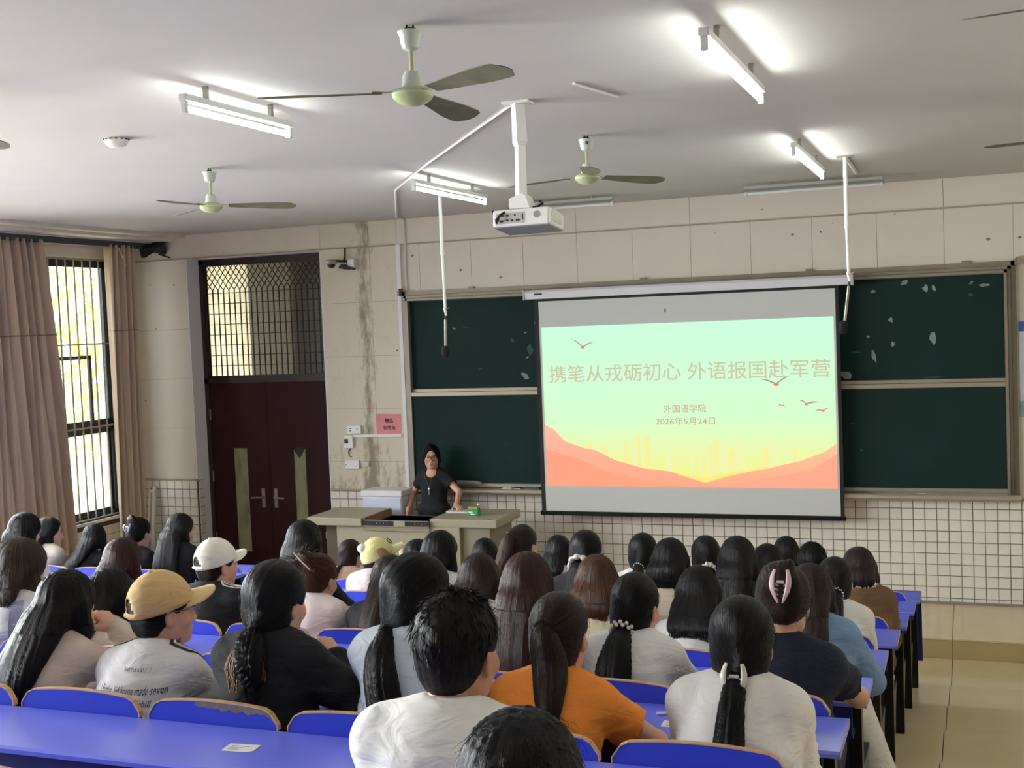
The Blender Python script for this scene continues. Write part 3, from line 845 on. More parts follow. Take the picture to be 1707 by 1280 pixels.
# ================================================================ WINDOW WALL: rail, curtains, horn speaker
RX = -7.5
rl = thing('curtain_rail', 'dark steel curtain rail running below the cornice', 'curtain rail', (RX, -3, 3.66))
MB().box(RX - .03, RX + .03, -12, -.10, 3.62, 3.685).build('rail', mat('rail_grey', '#4a4d52', rough=.5, metal=.5), rl)
MB().box(RX - .035, RX + .035, -3.2, -.02, 3.685, 3.692).build('cap_strip', M_white, rl)
for y in (-.5, -2.4, -4.4, -6.8):
    MB().tube([(RX, y, 3.68), (RX, y, 3.72)], .008).build('hanger', M_steel, rl)
def curtain_mat():
    m = mat('curtain_fabric', '#bda68c', rough=.75, var=.1, vscale=4, stretch=(3, 3, .3), bump=.1, bscale=300)
    return m
M_cur = curtain_mat()
def curtain(label, y0t, y1t, y0b, y1b, zb, folds, pinch=None, seed=0, x=-7.52):
    t = thing('curtain', label, 'curtain', (x, (y0t + y1t) / 2, zb))
    n, mrows = 140, 40
    vs = []; fs = []
    r = random.Random(seed); ph = [r.uniform(0, 6.28) for _ in range(4)]
    zt = 3.645
    for j in range(mrows + 1):
        v = j / mrows; z = zt + (zb - zt) * v
        for i in range(n + 1):
            u = i / n
            e = v ** .8
            ya = y0t + (y0b - y0t) * e; yb = y1t + (y1b - y1t) * e
            if pinch:
                k = max(0, 1 - abs(v - .0) / .09); ya += (pinch - ya) * k * .0
            y = ya + (yb - ya) * (u + .012 * math.sin(5 * u * 6.28 + ph[0] + 2 * v))
            amp = .06 * (1 - .35 * v) + .012 * math.sin(3 * v + ph[1])
            dx = amp * math.sin(u * folds * 6.283 + ph[2] + .9 * math.sin(2.2 * v + ph[3])) + .018 * math.sin(u * folds * 2.3 * 6.283 + 3 * v)
            vs.append((x + dx, y, z))
    for j in range(mrows):
        for i in range(n):
            a = j * (n + 1) + i
            fs.append((a, a + 1, a + n + 2, a + n + 1))
    c = MB(); c.add(vs, fs)
    o = c.build('drape', M_cur, t, smooth=True)
    md = o.modifiers.new('thick', 'SOLIDIFY'); md.thickness = .004
    # seam band
    jb = int(mrows * .295)
    sb = MB()
    for jj in (jb,):
        pts = vs[jj * (n + 1):(jj + 1) * (n + 1)]
        sb.tube([(p[0] + .006, p[1], p[2]) for p in pts], .007, seg=6)
    sb.build('seam', mat('seam_fabric', '#8b7458', rough=.8), o)
    for i in range(5):
        y = y0t + (y1t - y0t) * (i + .5) / 5
        MB().tube([(x, y, 3.66), (x + .012, y, 3.64), (x, y, 3.61)], .004, seg=6).build('hook', M_steel, t)
    return t
curtain('taupe curtain nearer the camera, cut by the left frame edge', -2.75, -1.80, -2.75, -1.47, .25, 9, seed=4)
curtain('taupe curtain gathered in the front corner beside the window', -.80, -.38, -.82, -.36, .33, 4.5, seed=9)
o = MB().tube([(-7.46, -.72, 3.76 - .13), (-7.46, -.66, 3.60), (-7.465, -.60, 3.50), (-7.46, -.56, 3.42)], .008, seg=6).build('tie_cord', mat('tie_white', '#c9c1b4', rough=.8), smooth=True); tag(o, 'pale cord tied round the top of the corner curtain', 'cord')
hs = thing('horn_speaker', 'dark horn loudspeaker with cables mounted in the ceiling corner', 'loudspeaker', (-7.45, -.15, 3.6))
MB().lathe([(.02, -.10), (.05, -.08), (.055, .0), (.04, .02), (.075, .10), (.105, .16)], 20).build('tmp', M_black)
tmp = bpy.data.objects['tmp']; tmp.name = 'horn'; tmp.parent = hs
tmp.rotation_euler = (-1.35, 0, -.55); tmp.location = (.0, -.02, .02)
MB().prism([(-.34, 3.60), (-.30, 3.60), (-.12, 3.60), (-.16, 3.575), (-.27, 3.53), (-.305, 3.515), (-.325, 3.53)], 'x', -7.44, -7.40).build('bracket', M_black, hs)
MB().tube([(-7.36, -.20, 3.62), (-7.30, -.10, 3.66), (-7.30, -.05, 3.72), (-7.36, -.02, 3.75)], .012, seg=6).build('cable', M_black, hs, smooth=True)
MB().tube([(-7.36, -.12, 3.56), (-7.30, -.05, 3.53), (-7.28, -.02, 3.52)], .01, seg=6).build('cable', M_black, hs, smooth=True)
# leaning lamp tray in the corner
lb = thing('leaning_lamp_tray', 'long white lamp tray leaning upright in the corner by the curtain', 'lamp tray', (-7.6, -.15, 0))
lb_m = MB().hexa([(-7.66, -.28, 0), (-7.56, -.28, 0), (-7.56, -.24, 0), (-7.66, -.24, 0), (-7.70, -.075, .965), (-7.615, -.075, .965), (-7.615, -.035, .965), (-7.70, -.035, .965)])
lb_m.build('tray', mat('aged_white', '#c7bda9', rough=.6, var=.05), lb, bevel=.008)
MB().hexa([(-7.625, -.286, 0.03), (-7.595, -.286, .03), (-7.595, -.28, .03), (-7.625, -.28, .03), (-7.67, -.082, .93), (-7.645, -.082, .93), (-7.645, -.075, .93), (-7.67, -.075, .93)]).build('groove', mat('groove', '#8d8371', rough=.7), lb)
MB().ball((-7.658, -.08, .945), .012).build('screw', M_dark, lb)

# ================================================================ PODIUM
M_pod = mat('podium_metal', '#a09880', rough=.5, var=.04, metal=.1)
M_podd = mat('podium_darker', '#8a826c', rough=.55, metal=.1)  # darker tone of the podium metal
pd = thing('podium', 'wide beige steel multimedia podium at the stage edge', 'podium', (-4.05, -.8, 0))
PZ = .85
MB().box(-4.74, -3.45, -1.10, -.50, 0, PZ - .075).build('body', M_pod, pd, bevel=.004)
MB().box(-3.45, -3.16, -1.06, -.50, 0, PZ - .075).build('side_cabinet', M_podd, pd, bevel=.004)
MB().box(-4.90, -4.76, -1.02, -.55, 0.3, PZ - .085).build('side_bracket', mat('podium_dark', '#55493c', rough=.6), pd)
# left flap, right flap and low centre
MB().box(-5.03, -4.44, -1.155, -.52, PZ - .075, PZ).build('left_flap', M_pod, pd, bevel=.006)
rf = MB().box(-3.75, -3.08, -1.10, -.46, PZ - .075, PZ).build('right_flap', M_pod, pd, bevel=.006)
for x in (-3.14, -3.165):
    MB().lathe([(.007, 0), (.007, .002)], 10, (x, -1.05, PZ)).build('screw_hole', M_black, rf)
lid = MB().hexa([(-4.44, -1.13, PZ - .07), (-4.41, -1.13, PZ - .07), (-4.41, -.55, PZ - .07), (-4.44, -.55, PZ - .07), (-4.44, -1.13, PZ), (-4.42, -1.13, PZ), (-4.42, -.55, PZ + .005), (-4.44, -.55, PZ + .005)]).build('flap_edge', mat('worn_edge', '#86694f', rough=.6, var=.5, vscale=25), pd)
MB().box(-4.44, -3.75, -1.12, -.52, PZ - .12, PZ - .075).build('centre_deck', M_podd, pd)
MB().box(-4.44, -3.75, -1.135, -1.12, PZ - .075, PZ - .018).build('front_rail', M_pod, pd)
for (x0, x1, tx) in ((-4.435, -4.11, '口口 • 口口 •'), (-3.99, -3.752, '• 口口 • 口口')):
    st = MB().box(x0, x1, -1.139, -1.135, PZ - .068, PZ - .022).build('button_strip', M_black, pd)
    text_mesh('▪ ▫ ▪ ▫', .02, mat('button_grey', '#8b8b86', rough=.5), 'button_marks', ((x0 + x1) / 2 + .04, -1.1395, PZ - .045), WALL_ROT, st, fit=(.12, .014))
MB().box(-4.72, -3.47, -1.104, -1.10, .42, .425).build('seam', M_podd, pd)
# things on the podium
bk = thing('notebook', 'thin pale notebook lying on the podium under the teacher hand', 'notebook', (-3.62, -.66, PZ))
MB().box(-3.74, -3.50, -.74, -.58, PZ + .001, PZ + .012).build('pages', mat('page_white', '#d9d6cf', rough=.7), bk)
MB().box(-3.742, -3.498, -.742, -.578, PZ + .012, PZ + .0145).build('cover', mat('cover_grey', '#bdb8b4', rough=.5), bk)
cup = thing('green_carton', 'small green and white drink carton on the podium top', 'carton', (-3.40, -.85, PZ))
MB().box(-3.455, -3.345, -.89, -.81, PZ, PZ + .055).build('box', mat('carton_green', '#2d9a55', rough=.4), cup, bevel=.006)
MB().box(-3.45, -3.35, -.885, -.815, PZ + .055, PZ + .085).build('top', mat('carton_olive', '#8a9a50', rough=.5, var=.4, vscale=30), cup, bevel=.008)
MB().box(-3.44, -3.40, -.892, -.89, PZ + .028, PZ + .042).build('print', M_white, cup); MB().box(-3.42, -3.38, -.892, -.89, PZ + .010, PZ + .02).build('print', M_white, cup)
MB().ball((-3.36, -.83, PZ + .10), .014).build('knob', M_white, cup, smooth=True)
bt = thing('paper_cup', 'white lidded cup standing low in front of the podium', 'cup', (-4.02, -1.165, 0))
MB().lathe([(.03, .0), (.036, .10)], 18, (-4.02, -1.155, .50)).build('cup', M_white, bt, smooth=True)
MB().lathe([(.04, .10), (.04, .118), (.034, .122)], 18, (-4.02, -1.155, .50)).build('lid', M_white, bt, smooth=True)
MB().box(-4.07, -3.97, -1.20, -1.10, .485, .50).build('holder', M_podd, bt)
# white appliance behind the teacher
fg = thing('white_cabinet', 'white box appliance against the tiles behind the teacher', 'cabinet', (-4.4, -.3, 0))
MB().box(-4.80, -4.36, -.44, -.175, 0.02, .95).build('body', mat('appliance', '#d5d6e4', rough=.35), fg, bevel=.012)
MB().box(-4.81, -4.35, -.45, -.17, .95, 1.01).build('top', mat('appliance_top', '#dfdedc', rough=.35), fg, bevel=.008)
MB().box(-4.79, -4.37, -.446, -.44, .06, .93).build('door', mat('appliance_door', '#c9cce0', rough=.3), fg, bevel=.004)
for x in (-4.76, -4.4):
    MB().box(x - .02, x + .02, -.40, -.36, 0, .02).build('foot', M_black, fg)
# red box by the door
rb = thing('fire_extinguisher_box', 'small red fire box on the floor by the door', 'fire box', (-5.12, -.25, 0))
MB().box(-5.24, -4.98, -.42, -.08, 0, .50).build('body', mat('fire_red', '#8f2a1c', rough=.45), rb, bevel=.008)
MB().box(-5.25, -4.97, -.43, -.07, .50, .57).build('lid', mat('fire_lid', '#a56e66', rough=.5), rb, bevel=.006)

# ================================================================ CEILING FIXTURES
M_tube = mat('lamp_tube', '#ffffff', rough=.4, emit=(.95, 1.0, .97, 1), estr=39)
M_tubeoff = mat('lamp_tube_off', '#dcdcd6', rough=.25)
M_tray = mat('lamp_tray', '#d9dad6', rough=.4)
M_trayoff = mat('lamp_tray_grey', '#a9a8a0', rough=.5)  # greyer tray colour for the unlit lamps
def lamp(label, x, y0, y1, lit=True, axis='y', z=H - .06):
    L = y1 - y0
    t = thing('fluorescent_lamp', label, 'ceiling lamp', (x, (y0 + y1) / 2, H) if axis == 'y' else ((y0 + y1) / 2, x, H), group='tube lamps on the ceiling')
    def P(a, b, c): return (x + a, b, c) if axis == 'y' else (b, x + a, c)
    def B(a0, a1, b0, b1, c0, c1):
        p, q = P(a0, b0, c0), P(a1, b1, c1)
        return MB().box(min(p[0], q[0]), max(p[0], q[0]), min(p[1], q[1]), max(p[1], q[1]), c0, c1)
    B(-.020, .020, y0, y1, z - .030, z).build('housing', M_tray if lit else M_trayoff, t, bevel=.004)
    if not lit:
        for s in (-1, 1):
            a = [P(s * .02, y0, z - .028), P(s * .062, y0, z - .055), P(s * .062, y1, z - .055), P(s * .02, y1, z - .028)]
            MB().hexa(a + [(p[0], p[1], p[2] + .003) for p in a]).build('reflector', M_trayoff, t)
    MB().tube([P(0, y0 + .03, z - .062), P(0, y1 - .03, z - .062)], .0135, seg=12).build('tube', M_tube if lit else M_tubeoff, t, smooth=True)
    for yy in (y0 + .015, y1 - .015):
        B(-.013, .013, yy - .012, yy + .012, z - .082, z - .03).build('socket', M_tray, t, bevel=.003)
    for yy in (y0 + .2 * L, y1 - .2 * L):
        B(-.01, .01, yy - .01, yy + .01, z, H).build('clip', M_steel, t)
    return t
lamp('lit tube lamp at upper left, the only one left of the near ceiling fan', -2.145, -6.86, -5.97)
lamp('lit tube lamp at the upper right, brightest and nearest the camera', .13, -6.88, -5.58)
lamp('lit tube lamp right behind the hanging microphone left of the projector', -2.67, -3.44, -2.06)
lamp('lit tube lamp near the right-hand microphone pole', .01, -3.60, -2.04)
lamp('unlit tube lamp parallel to the front wall beside the right microphone pole', -.75, -.79, .36, lit=False, axis='x', z=H - .02)
lamp('unlit tube lamp parallel to the front wall behind the projector', -.79, -2.95, -1.95, lit=False, axis='x', z=H - .02)
lamp('lit tube lamp above the back of the room, behind the camera', .05, -10.9, -9.5)
lamp('lit tube lamp above the back left of the room, out of frame', -2.5, -10.9, -9.5)
lamp('lit tube lamp over the window side at the back, out of frame', -5.2, -8.2, -6.8)
lamp('lit tube lamp over the right aisle, out of frame', 2.4, -6.6, -5.2)

M_fanw = mat('fan_white', '#cfd6c8', rough=.4)
M_fang = mat('fan_green', '#b9c48f', rough=.35, var=.06)
M_blade = mat('fan_blade', '#6f6d52', rough=.6, var=.25, vscale=9)
M_stick = mat('sticker', '#3d4668', rough=.5)
def make_fan():
    t = thing('ceiling_fan', 'fan', 'ceiling fan', (0, 0, 0), group='ceiling fans')
    hk = MB(); hk.tube([(-.012, 0, 0), (-.012, 0, -.03)], .004, seg=6); hk.tube([(.012, 0, 0), (.012, 0, -.03)], .004, seg=6); hk.ball((0, 0, -.016), (.025, .012, .01))
    hk.build('hook', M_dark, t)
    MB().lathe([(.046, -.022), (.047, -.026), (.040, -.04), (.037, -.065), (.030, -.085), (.018, -.092), (.012, -.094)], 28).build('canopy', M_fanw, t, smooth=True)
    MB().box(-.030, -.012, -.0415, -.0365, -.058, -.04).build('sticker', M_stick, t)
    MB().tube([(0, 0, -.09), (0, 0, -.185)], .0085, seg=12).build('downrod', M_fang, t, smooth=True)
    MB().lathe([(.010, -.165), (.026, -.17), (.034, -.185), (.036, -.21), (.040, -.228)], 28).build('upper_housing', M_fanw, t, smooth=True)
    mh = MB().lathe([(.040, -.226), (.068, -.236), (.075, -.246), (.075, -.262), (.068, -.27), (.050, -.284), (.022, -.293), (.004, -.295)], 36).build('motor_housing', M_fang, t, smooth=True)
    mr = MB().lathe([(.0765, -.250), (.0765, -.254)], 36).build('chrome_ring', M_fanw, mh)
    for k in range(3):
        a = k * 2 * math.pi / 3
        c, s = math.cos(a), math.sin(a)
        n = 14; top = []; L0, L1 = .115, .56
        pts = []
        for i in range(n + 1):
            u = i / n; x = L0 + (L1 - L0) * u
            w = .030 + .028 * min(1, u * 1.6)
            if u > .86: w *= math.sqrt(max(0, 1 - ((u - .86) / .145) ** 2))
            pts.append((x, w))
        vs = []; fs = []
        for zz in (0, -.003):
            for x, w in pts:
                for sgn in (-1, 1):
                    y = sgn * w; z = -.246 - y * .24 + zz - .012 * ((x - L0) / (L1 - L0))
                    vs.append((x * c - y * s, x * s + y * c, z))
        m_ = 2 * (n + 1)
        for i in range(n):
            fs.append((2 * i, 2 * i + 1, 2 * i + 3, 2 * i + 2)); fs.append((m_ + 2 * i, m_ + 2 * i + 2, m_ + 2 * i + 3, m_ + 2 * i + 1))
            fs.append((2 * i, 2 * i + 2, m_ + 2 * i + 2, m_ + 2 * i)); fs.append((2 * i + 1, m_ + 2 * i + 1, m_ + 2 * i + 3, 2 * i + 3))
        fs.append((0, m_, m_ + 1, 1))
        bl = MB().add(vs, fs).build('blade', M_blade, t, smooth=True)
        MB().tube([(.06 * c, .06 * s, -.242), (.10 * c, .10 * s, -.244), (.15 * c, .15 * s, -.243)], [.012, .010, .014], seg=6, flat=.35).build('blade_iron', M_fang, bl, smooth=True)
    return t
fan0 = make_fan()
for i, (x, y, az, lab) in enumerate(((-.884, -7.215, -150, 'large near ceiling fan left of the projector pole, nearest to the camera'),
                                     (-3.713, -4.395, -90, 'ceiling fan above the door side, smaller, by the window wall'),
                                     (-1.127, -4.255, 49, 'ceiling fan right behind the projector pole'),
                                     (1.66, -4.2, 178, 'ceiling fan past the right frame edge, only blade tips showing low'),
                                     (1.57, -7.45, 176, 'ceiling fan past the top right corner, one blade tip showing'),
                                     (-3.34, -7.22, 0, 'ceiling fan past the left frame edge, one blade tip showing'))):
    f = fan0 if i == 0 else copy_tree(fan0)
    f.location = (x, y, H); f.rotation_euler = (0, 0, math.radians(az)); f['label'] = lab
# smoke detector
sd = thing('smoke_detector', 'round white smoke detector on the ceiling', 'smoke detector', (-3.39, -5.74, H))
MB().lathe([(.062, 0), (.068, -.012), (.066, -.022)], 28, (-3.39, -5.74, H)).build('base', M_white, sd, smooth=True)
MB().lathe([(.060, -.022), (.056, -.034), (.04, -.045), (.0, -.047)], 28, (-3.39, -5.74, H)).build('cap', M_white, sd, smooth=True)
for k in range(14):
    a = k * math.pi / 7
    cx_, cy_ = -3.39 + .0665 * math.cos(a), -5.74 + .0665 * math.sin(a)
    MB().box(cx_ - .004, cx_ + .004, cy_ - .004, cy_ + .004, H - .011, H - .004).build('vent', M_dark, sd)
# projector
PX, PY = -1.09, -5.533
pj = thing('projector', 'white ceiling projector hanging from a telescopic white pole', 'projector', (PX, PY, H))
MB().box(PX - .07, PX + .07, PY - .05, PY + .05, H - .012, H).build('ceiling_plate', M_white, pj)
po_ = MB(); po_.tube([(PX, PY, H - .01), (PX + .004, PY, 3.56)], [.036, .040], seg=4); po_.tube([(PX + .004, PY, 3.56), (PX + .004, PY, 3.535)], [.040, .028], seg=4); po_.tube([(PX + .004, PY, 3.54), (PX, PY, 3.27)], [.029, .031], seg=4)
pole = po_.build('pole', M_white, pj)
for i in range(6): MB().ball((PX, PY - .023, 3.50 - i * .035), .003, 6, 4).build('pole_screw', M_steel, pole)
MB().prism([(PX - .05, 3.225), (PX + .06, 3.225), (PX + .04, 3.285), (PX + .02, 3.30), (PX - .05, 3.275)], 'y', PY - .05, PY + .05).build('mount', M_white, pj)
MB().box(PX - .15, PX + .13, PY - .03, PY + .12, 3.212, 3.226).build('mount_plate', M_dark, pj)
body = MB().box(-.150, .150, -.125, .125, 0, .088).build('body', M_white, None, bevel=.012)
body.parent = pj; body.location = (.015, .05, 3.125 - H); body.rotation_euler = (-.09, -.01, .03)
MB().box(-.142, .142, -.117, .117, -.004, .004).build('underside', mat('proj_grey', '#77797a', rough=.5), body)
MB().box(-.130, .02, -.127, -.124, .015, .068).build('port_panel', mat('port_grey', '#b5b4ae', rough=.5), body)
for (x, z, w, h) in ((-.12, .035, .012, .014), (-.10, .028, .014, .01), (-.07, .03, .01, .01), (-.045, .03, .01, .01), (-.015, .03, .02, .009), (-.10, .055, .02, .008), (-.07, .055, .012, .008), (-.03, .055, .008, .008), (.01, .045, .005, .03)):
    MB().box(x - w / 2, x + w / 2, -.129, -.126, z - h / 2, z + h / 2).build('port', M_black, body)
sp_ = MB().lathe([(.018, 0), (.018, .003)], 20).build('speaker_grille', mat('grille_grey', '#8d8d88', rough=.7), body); sp_.rotation_euler = (R90, 0, 0); sp_.location = (.085, -.124, .052)
MB().box(.148, .1515, -.09, .09, .02, .075).build('vent_panel', mat('vent_grey', '#c3c4b0', rough=.6), body)
for i in range(8): MB().box(.151, .153, -.075 + i * .02, -.067 + i * .02, .022, .073).build('vent_slat', M_white, body)
MB().tube([(-.125, -.135, .02), (-.12, -.155, .03), (-.10, -.14, .06), (-.06, -.09, .095), (.0, -.06, .105), (.06, -.05, .10), (.09, -.04, .12), (.07, -.03, .135)], .007, seg=6).build('cable', M_black, body, smooth=True)
for ch in body.children:
    off = world_off(body)
    for v in ch.data.vertices: v.co += off
# white conduit from the pole to the front wall
cd = MB()
for a, b2 in (((PX - .03, PY, H - .008), (-2.42, -3.74, H - .008)), ((-2.42, -3.74, H - .008), (-3.29, -2.46, H - .008)), ((-3.29, -2.46, H - .008), (-4.36, -.26, H - .008)), ((-4.36, -.26, H - .008), (-4.40, -.01, H - .01)), ((-4.40, -.012, H - .01), (-4.40, -.012, 3.02))):
    cd.bar(a, b2, .016, .010)
o = cd.build('cable_conduit', M_white); tag(o, 'thin white cable conduit running from the projector pole to the wall', 'conduit')
o = MB().bar((.19, -2.14, H - .008), (.17, -1.0, H - .008), .022, .014).build('cable_conduit', M_white); tag(o, 'short white conduit from the right microphone pole to the wall', 'conduit')
o = MB().bar((-.69, -5.86, H - .006), (-.60, -5.42, H - .006), .014, .01).build('conduit_stub', M_white); tag(o, 'short leftover conduit strip on the ceiling right of the near fan', 'conduit')
# hanging microphones
def mic(label, x, y, zc, ex, ez, tx, tz):
    t = thing('hanging_microphone', label, 'microphone', (x, y, H), group='microphones hanging on poles')
    MB().box(x - .06, x + .06, y - .02, y + .02, H - .012, H).build('ceiling_plate', M_steel, t)
    p = MB(); p.tube([(x, y, H - .01), (x, y, 3.25)], .015, seg=10); p.tube([(x, y, 3.26), (x + .006, y, zc)], .012, seg=10); p.tube([(x, y, 3.27), (x, y, 3.24)], .018, seg=10)
    p.build('pole', M_white, t, smooth=True)
    MB().tube([(x + .002, y, zc + .03), (x + .012, y, zc - .04)], [.016, .009], seg=8).build('clamp', M_white, t, smooth=True)
    MB().tube([(x, y - .01, zc + .01), (x + .05, y - .01, zc + .03)], .004, seg=6).build('wing_screw', M_steel, t)
    MB().tube([(x + .01, y, zc - .03), (x + .003, y, zc - .075)], .009, seg=8).build('joint', M_black, t, smooth=True)
    MB().tube([(x + .003, y, zc - .07), (ex, y, ez)], .011, seg=10).build('microphone_body', M_steel, t, smooth=True)
    MB().lathe([(.010, .05), (.03, .04), (.036, .0), (.033, -.03), (.018, -.045), (.002, -.048)], 18, (tx, y, tz)).build('windscreen', mat('foam', '#121414', rough=.95, bump=.4, bscale=200), t, smooth=True)
mic('hanging microphone on a white pole left of the projector screen', -3.135, -1.93, 2.77, -3.14, 2.47, -3.142, 2.43)
mic('hanging microphone on a white pole over the screen right edge', .19, -2.2, 2.89, .160, 2.57, .148, 2.52)

# ================================================================ DESK ROWS
M_top = mat('desk_blue', '#7480f0', rough=.28, var=.05, vscale=2, coat=.25)
M_back_ = mat('seat_blue', '#3345cc', rough=.35, var=.06, vscale=3, coat=.15)
M_pan = mat('panel_blue', '#18226c', rough=.4)
M_ply = mat('ply_edge', '#d0a878', rough=.6, var=.15, vscale=14)
M_leg = mat('leg_black', '#0d1014', rough=.35, metal=.3)
M_edge = mat('desk_edge', '#8d90b8', rough=.4)
def row_y(k): return -2.33 - .875 * (k - 1)
def row_z(k): return .625 + .132 * (k - 1)
DD = .30
BW = .43
def arc(u):     # top line of a backrest, u in -1..1
    return .064 - .016 * u * u
def back_outline():
    pts = [(-BW / 2, -.24)]
    pts.append((-BW / 2, .0))
    for i in range(21):
        u = -1 + 2 * i / 20
        z = arc(u)
        e = max(0, (abs(u) - .80) / .20)
        z -= .035 * e ** 2.2
        pts.append((u * BW / 2 * (1 - .0 * e), z))
    pts.append((BW / 2, .0)); pts.append((BW / 2, -.24))
    return pts
_bo = back_outline()
def proto_mesh(mb, m, bevel=0, smooth=False):
    o = mb.build('proto', m, None, bevel=bevel, smooth=smooth); me = o.data
    bpy.data.objects.remove(o, do_unlink=True)
    return me
ME_back = proto_mesh(MB().prism(_bo, 'y', 0, .015), M_back_)
rim = MB()
top = _bo[1:-1]
for (a, b) in zip(top[:-1], top[1:]):
    d_ = Vector((b[0] - a[0], 0, b[1] - a[1])); nrm = Vector((-d_.z, 0, d_.x)).normalized() * .0035
    rim.hexa([(a[0], -.0015, a[1]), (b[0], -.0015, b[1]), (b[0], .0165, b[1]), (a[0], .0165, a[1]),
              (a[0] + nrm.x, -.0015, a[1] + nrm.z), (b[0] + nrm.x, -.0015, b[1] + nrm.z), (b[0] + nrm.x, .0165, b[1] + nrm.z), (a[0] + nrm.x, .0165, a[1] + nrm.z)])
ME_rim = proto_mesh(rim, M_ply)
ME_seat = proto_mesh(MB().box(-.20, .20, 0, .37, -.012, .012), M_back_, bevel=.008)
ME_brk = proto_mesh(MB().prism([(-.02, -.30), (.02, -.30), (.30, -.03), (.30, -.012), (-.02, -.012)], 'x', -.012, .012), M_leg)
legm = MB()
def desk_leg(z_floor_off):
    l = MB()
    l.box(-.022, .022, -.06, .02, z_floor_off + .03, -.024)
    l.box(-.0235, -.0215, -.061, -.055, z_floor_off + .03, -.024); l.box(.0215, .0235, -.061, -.055, z_floor_off + .03, -.024)
    return l
def part(me, name, parent, loc):
    o = bpy.data.objects.new(name, me); COL.objects.link(o); o.parent = parent; o.location = loc
    return o
def desk_row(k, x0, x1, seats, label, group):
    y, z = row_y(k), row_z(k); zf = tread_z(k) if k > 1 else -.16
    t = thing('desk_row', label, 'desk row', ((x0 + x1) / 2, y, zf), group=group)
    dt = MB(); 
    poly = [(y, z - .022), (y, z), (y - DD + .008, z), (y - DD, z - .006), (y - DD, z - .018), (y - DD + .008, z - .022)]
    dt.prism(poly, 'x', x0, x1)
    desk = dt.build('desktop', M_top, t)
    MB().box(x1, x1 + .0025, y - DD + .004, y, z - .022, z).build('end_band', M_edge, desk)
    if k == 1:
        MB().box(x0, x1, y + .002, y + .018, z - .50, z - .0).build('front_panel', M_pan, t)
    else:
        MB().box(x0 + .04, x1 - .04, y + .0, y + .012, z - .36, z - .024).build('front_panel', M_pan, t)
    MB().box(x0 + .05, x1 - .05, y - DD + .05, y - .01, z - .15, z - .135).build('book_shelf', M_pan, t)
    MB().box(x0 + .05, x1 - .05, y - DD + .035, y - DD + .05, z - .13, z - .022).build('apron', M_pan, t)
    L = x1 - x0; n = max(2, round(L / 1.1) + 1)
    fz = zf - z
    lm = proto_mesh(desk_leg(fz), M_leg)
    fm = proto_mesh(MB().box(-.045, .045, -.13, .06, fz, fz + .035).box(-.03, .03, -.08, .03, fz + .03, fz + .06), M_leg, bevel=.01)
    bm_ = proto_mesh(MB().lathe([(.014, 0), (.014, .012), (.006, .018)], 8), M_steel)
    for i in range(n):
        x = x0 + .05 + (L - .10) * i / (n - 1)
        off = Vector((x, y - .11, z)) - Vector(t.location)
        lg = part(lm, 'leg', t, off)
        part(fm, 'foot', lg, (0, 0, 0))
        for by in (-.11, .045):
            part(bm_, 'bolt', lg, (0, by, fz + .035))
        if k > 1: part(ME_brk, 'seat_bracket', lg, (0, .09, fz + .45))
    for s in seats:
        loc = Vector((s, y + .004, z)) - Vector(t.location)
        if k > 1:
            b = part(ME_back, 'backrest', t, loc); b.rotation_euler = (-.04, 0, 0)
            r = part(ME_rim, 'wood_rim', b, (0, 0, 0))
            part(ME_seat, 'seat', t, Vector((s, y + .03, tread_z(k) + .42)) - Vector(t.location))
    return t
CS = [.375 - .467 * n for n in range(9)]
ORD = ['first', 'second', 'third', 'fourth', 'fifth', 'sixth', 'seventh', 'eighth', 'ninth', 'tenth']
rows = {}
for k in range(1, 11):
    lab = {1: 'front blue desk row facing the stage with a solid front panel', 8: 'nearest visible blue desk row with a small card on it, bottom left',
           9: 'blue desk row behind the man in the white shirt, below the frame', 10: 'rearmost blue desk row, below the frame'}.get(k, '%s blue desk row from the stage, right-hand block beside the aisle' % ORD[k - 1])
    rows[k] = desk_row(k, -3.60, .65, CS, lab, 'desk rows of the main block')
LS = [-4.65 - .467 * n for n in range(5)]
for k in range(1, 6):
    desk_row(k, -7.05, -4.40, LS, '%s blue desk row from the stage in the window-side block' % ORD[k - 1], 'desk rows of the window block')
# worn backrest on row 8
wb = [c for c in rows[8].children if c.name.startswith('backrest')]
wb = min(wb, key=lambda c: abs(c.location.x + rows[8].location.x + .99))
rr = random.Random(5)
pt = []
for i in range(30):
    u = -.25 + 1.2 * i / 29
    z = arc(u) - .035 * max(0, (abs(u) - .8) / .2) ** 2.2 - .002
    pt.append((u * BW / 2, z))
lo = [(u, z - .007 - .010 * math.sin(math.pi * min(1, max(0, i / 28))) * (1 + .5 * math.sin(i * 1.3)) - rr.uniform(0, .006)) for i, (u, z) in enumerate(pt)]
chip = MB().prism(pt + lo[::-1], 'y', -.0008, .0)
cm = proto_mesh(chip, mat('bare_ply', '#7d7063', rough=.85, var=.25, vscale=30))
part(cm, 'bare_wood', wb, (0, 0, 0)); wb['label'] = 'backrest with blue paint chipped to bare wood'

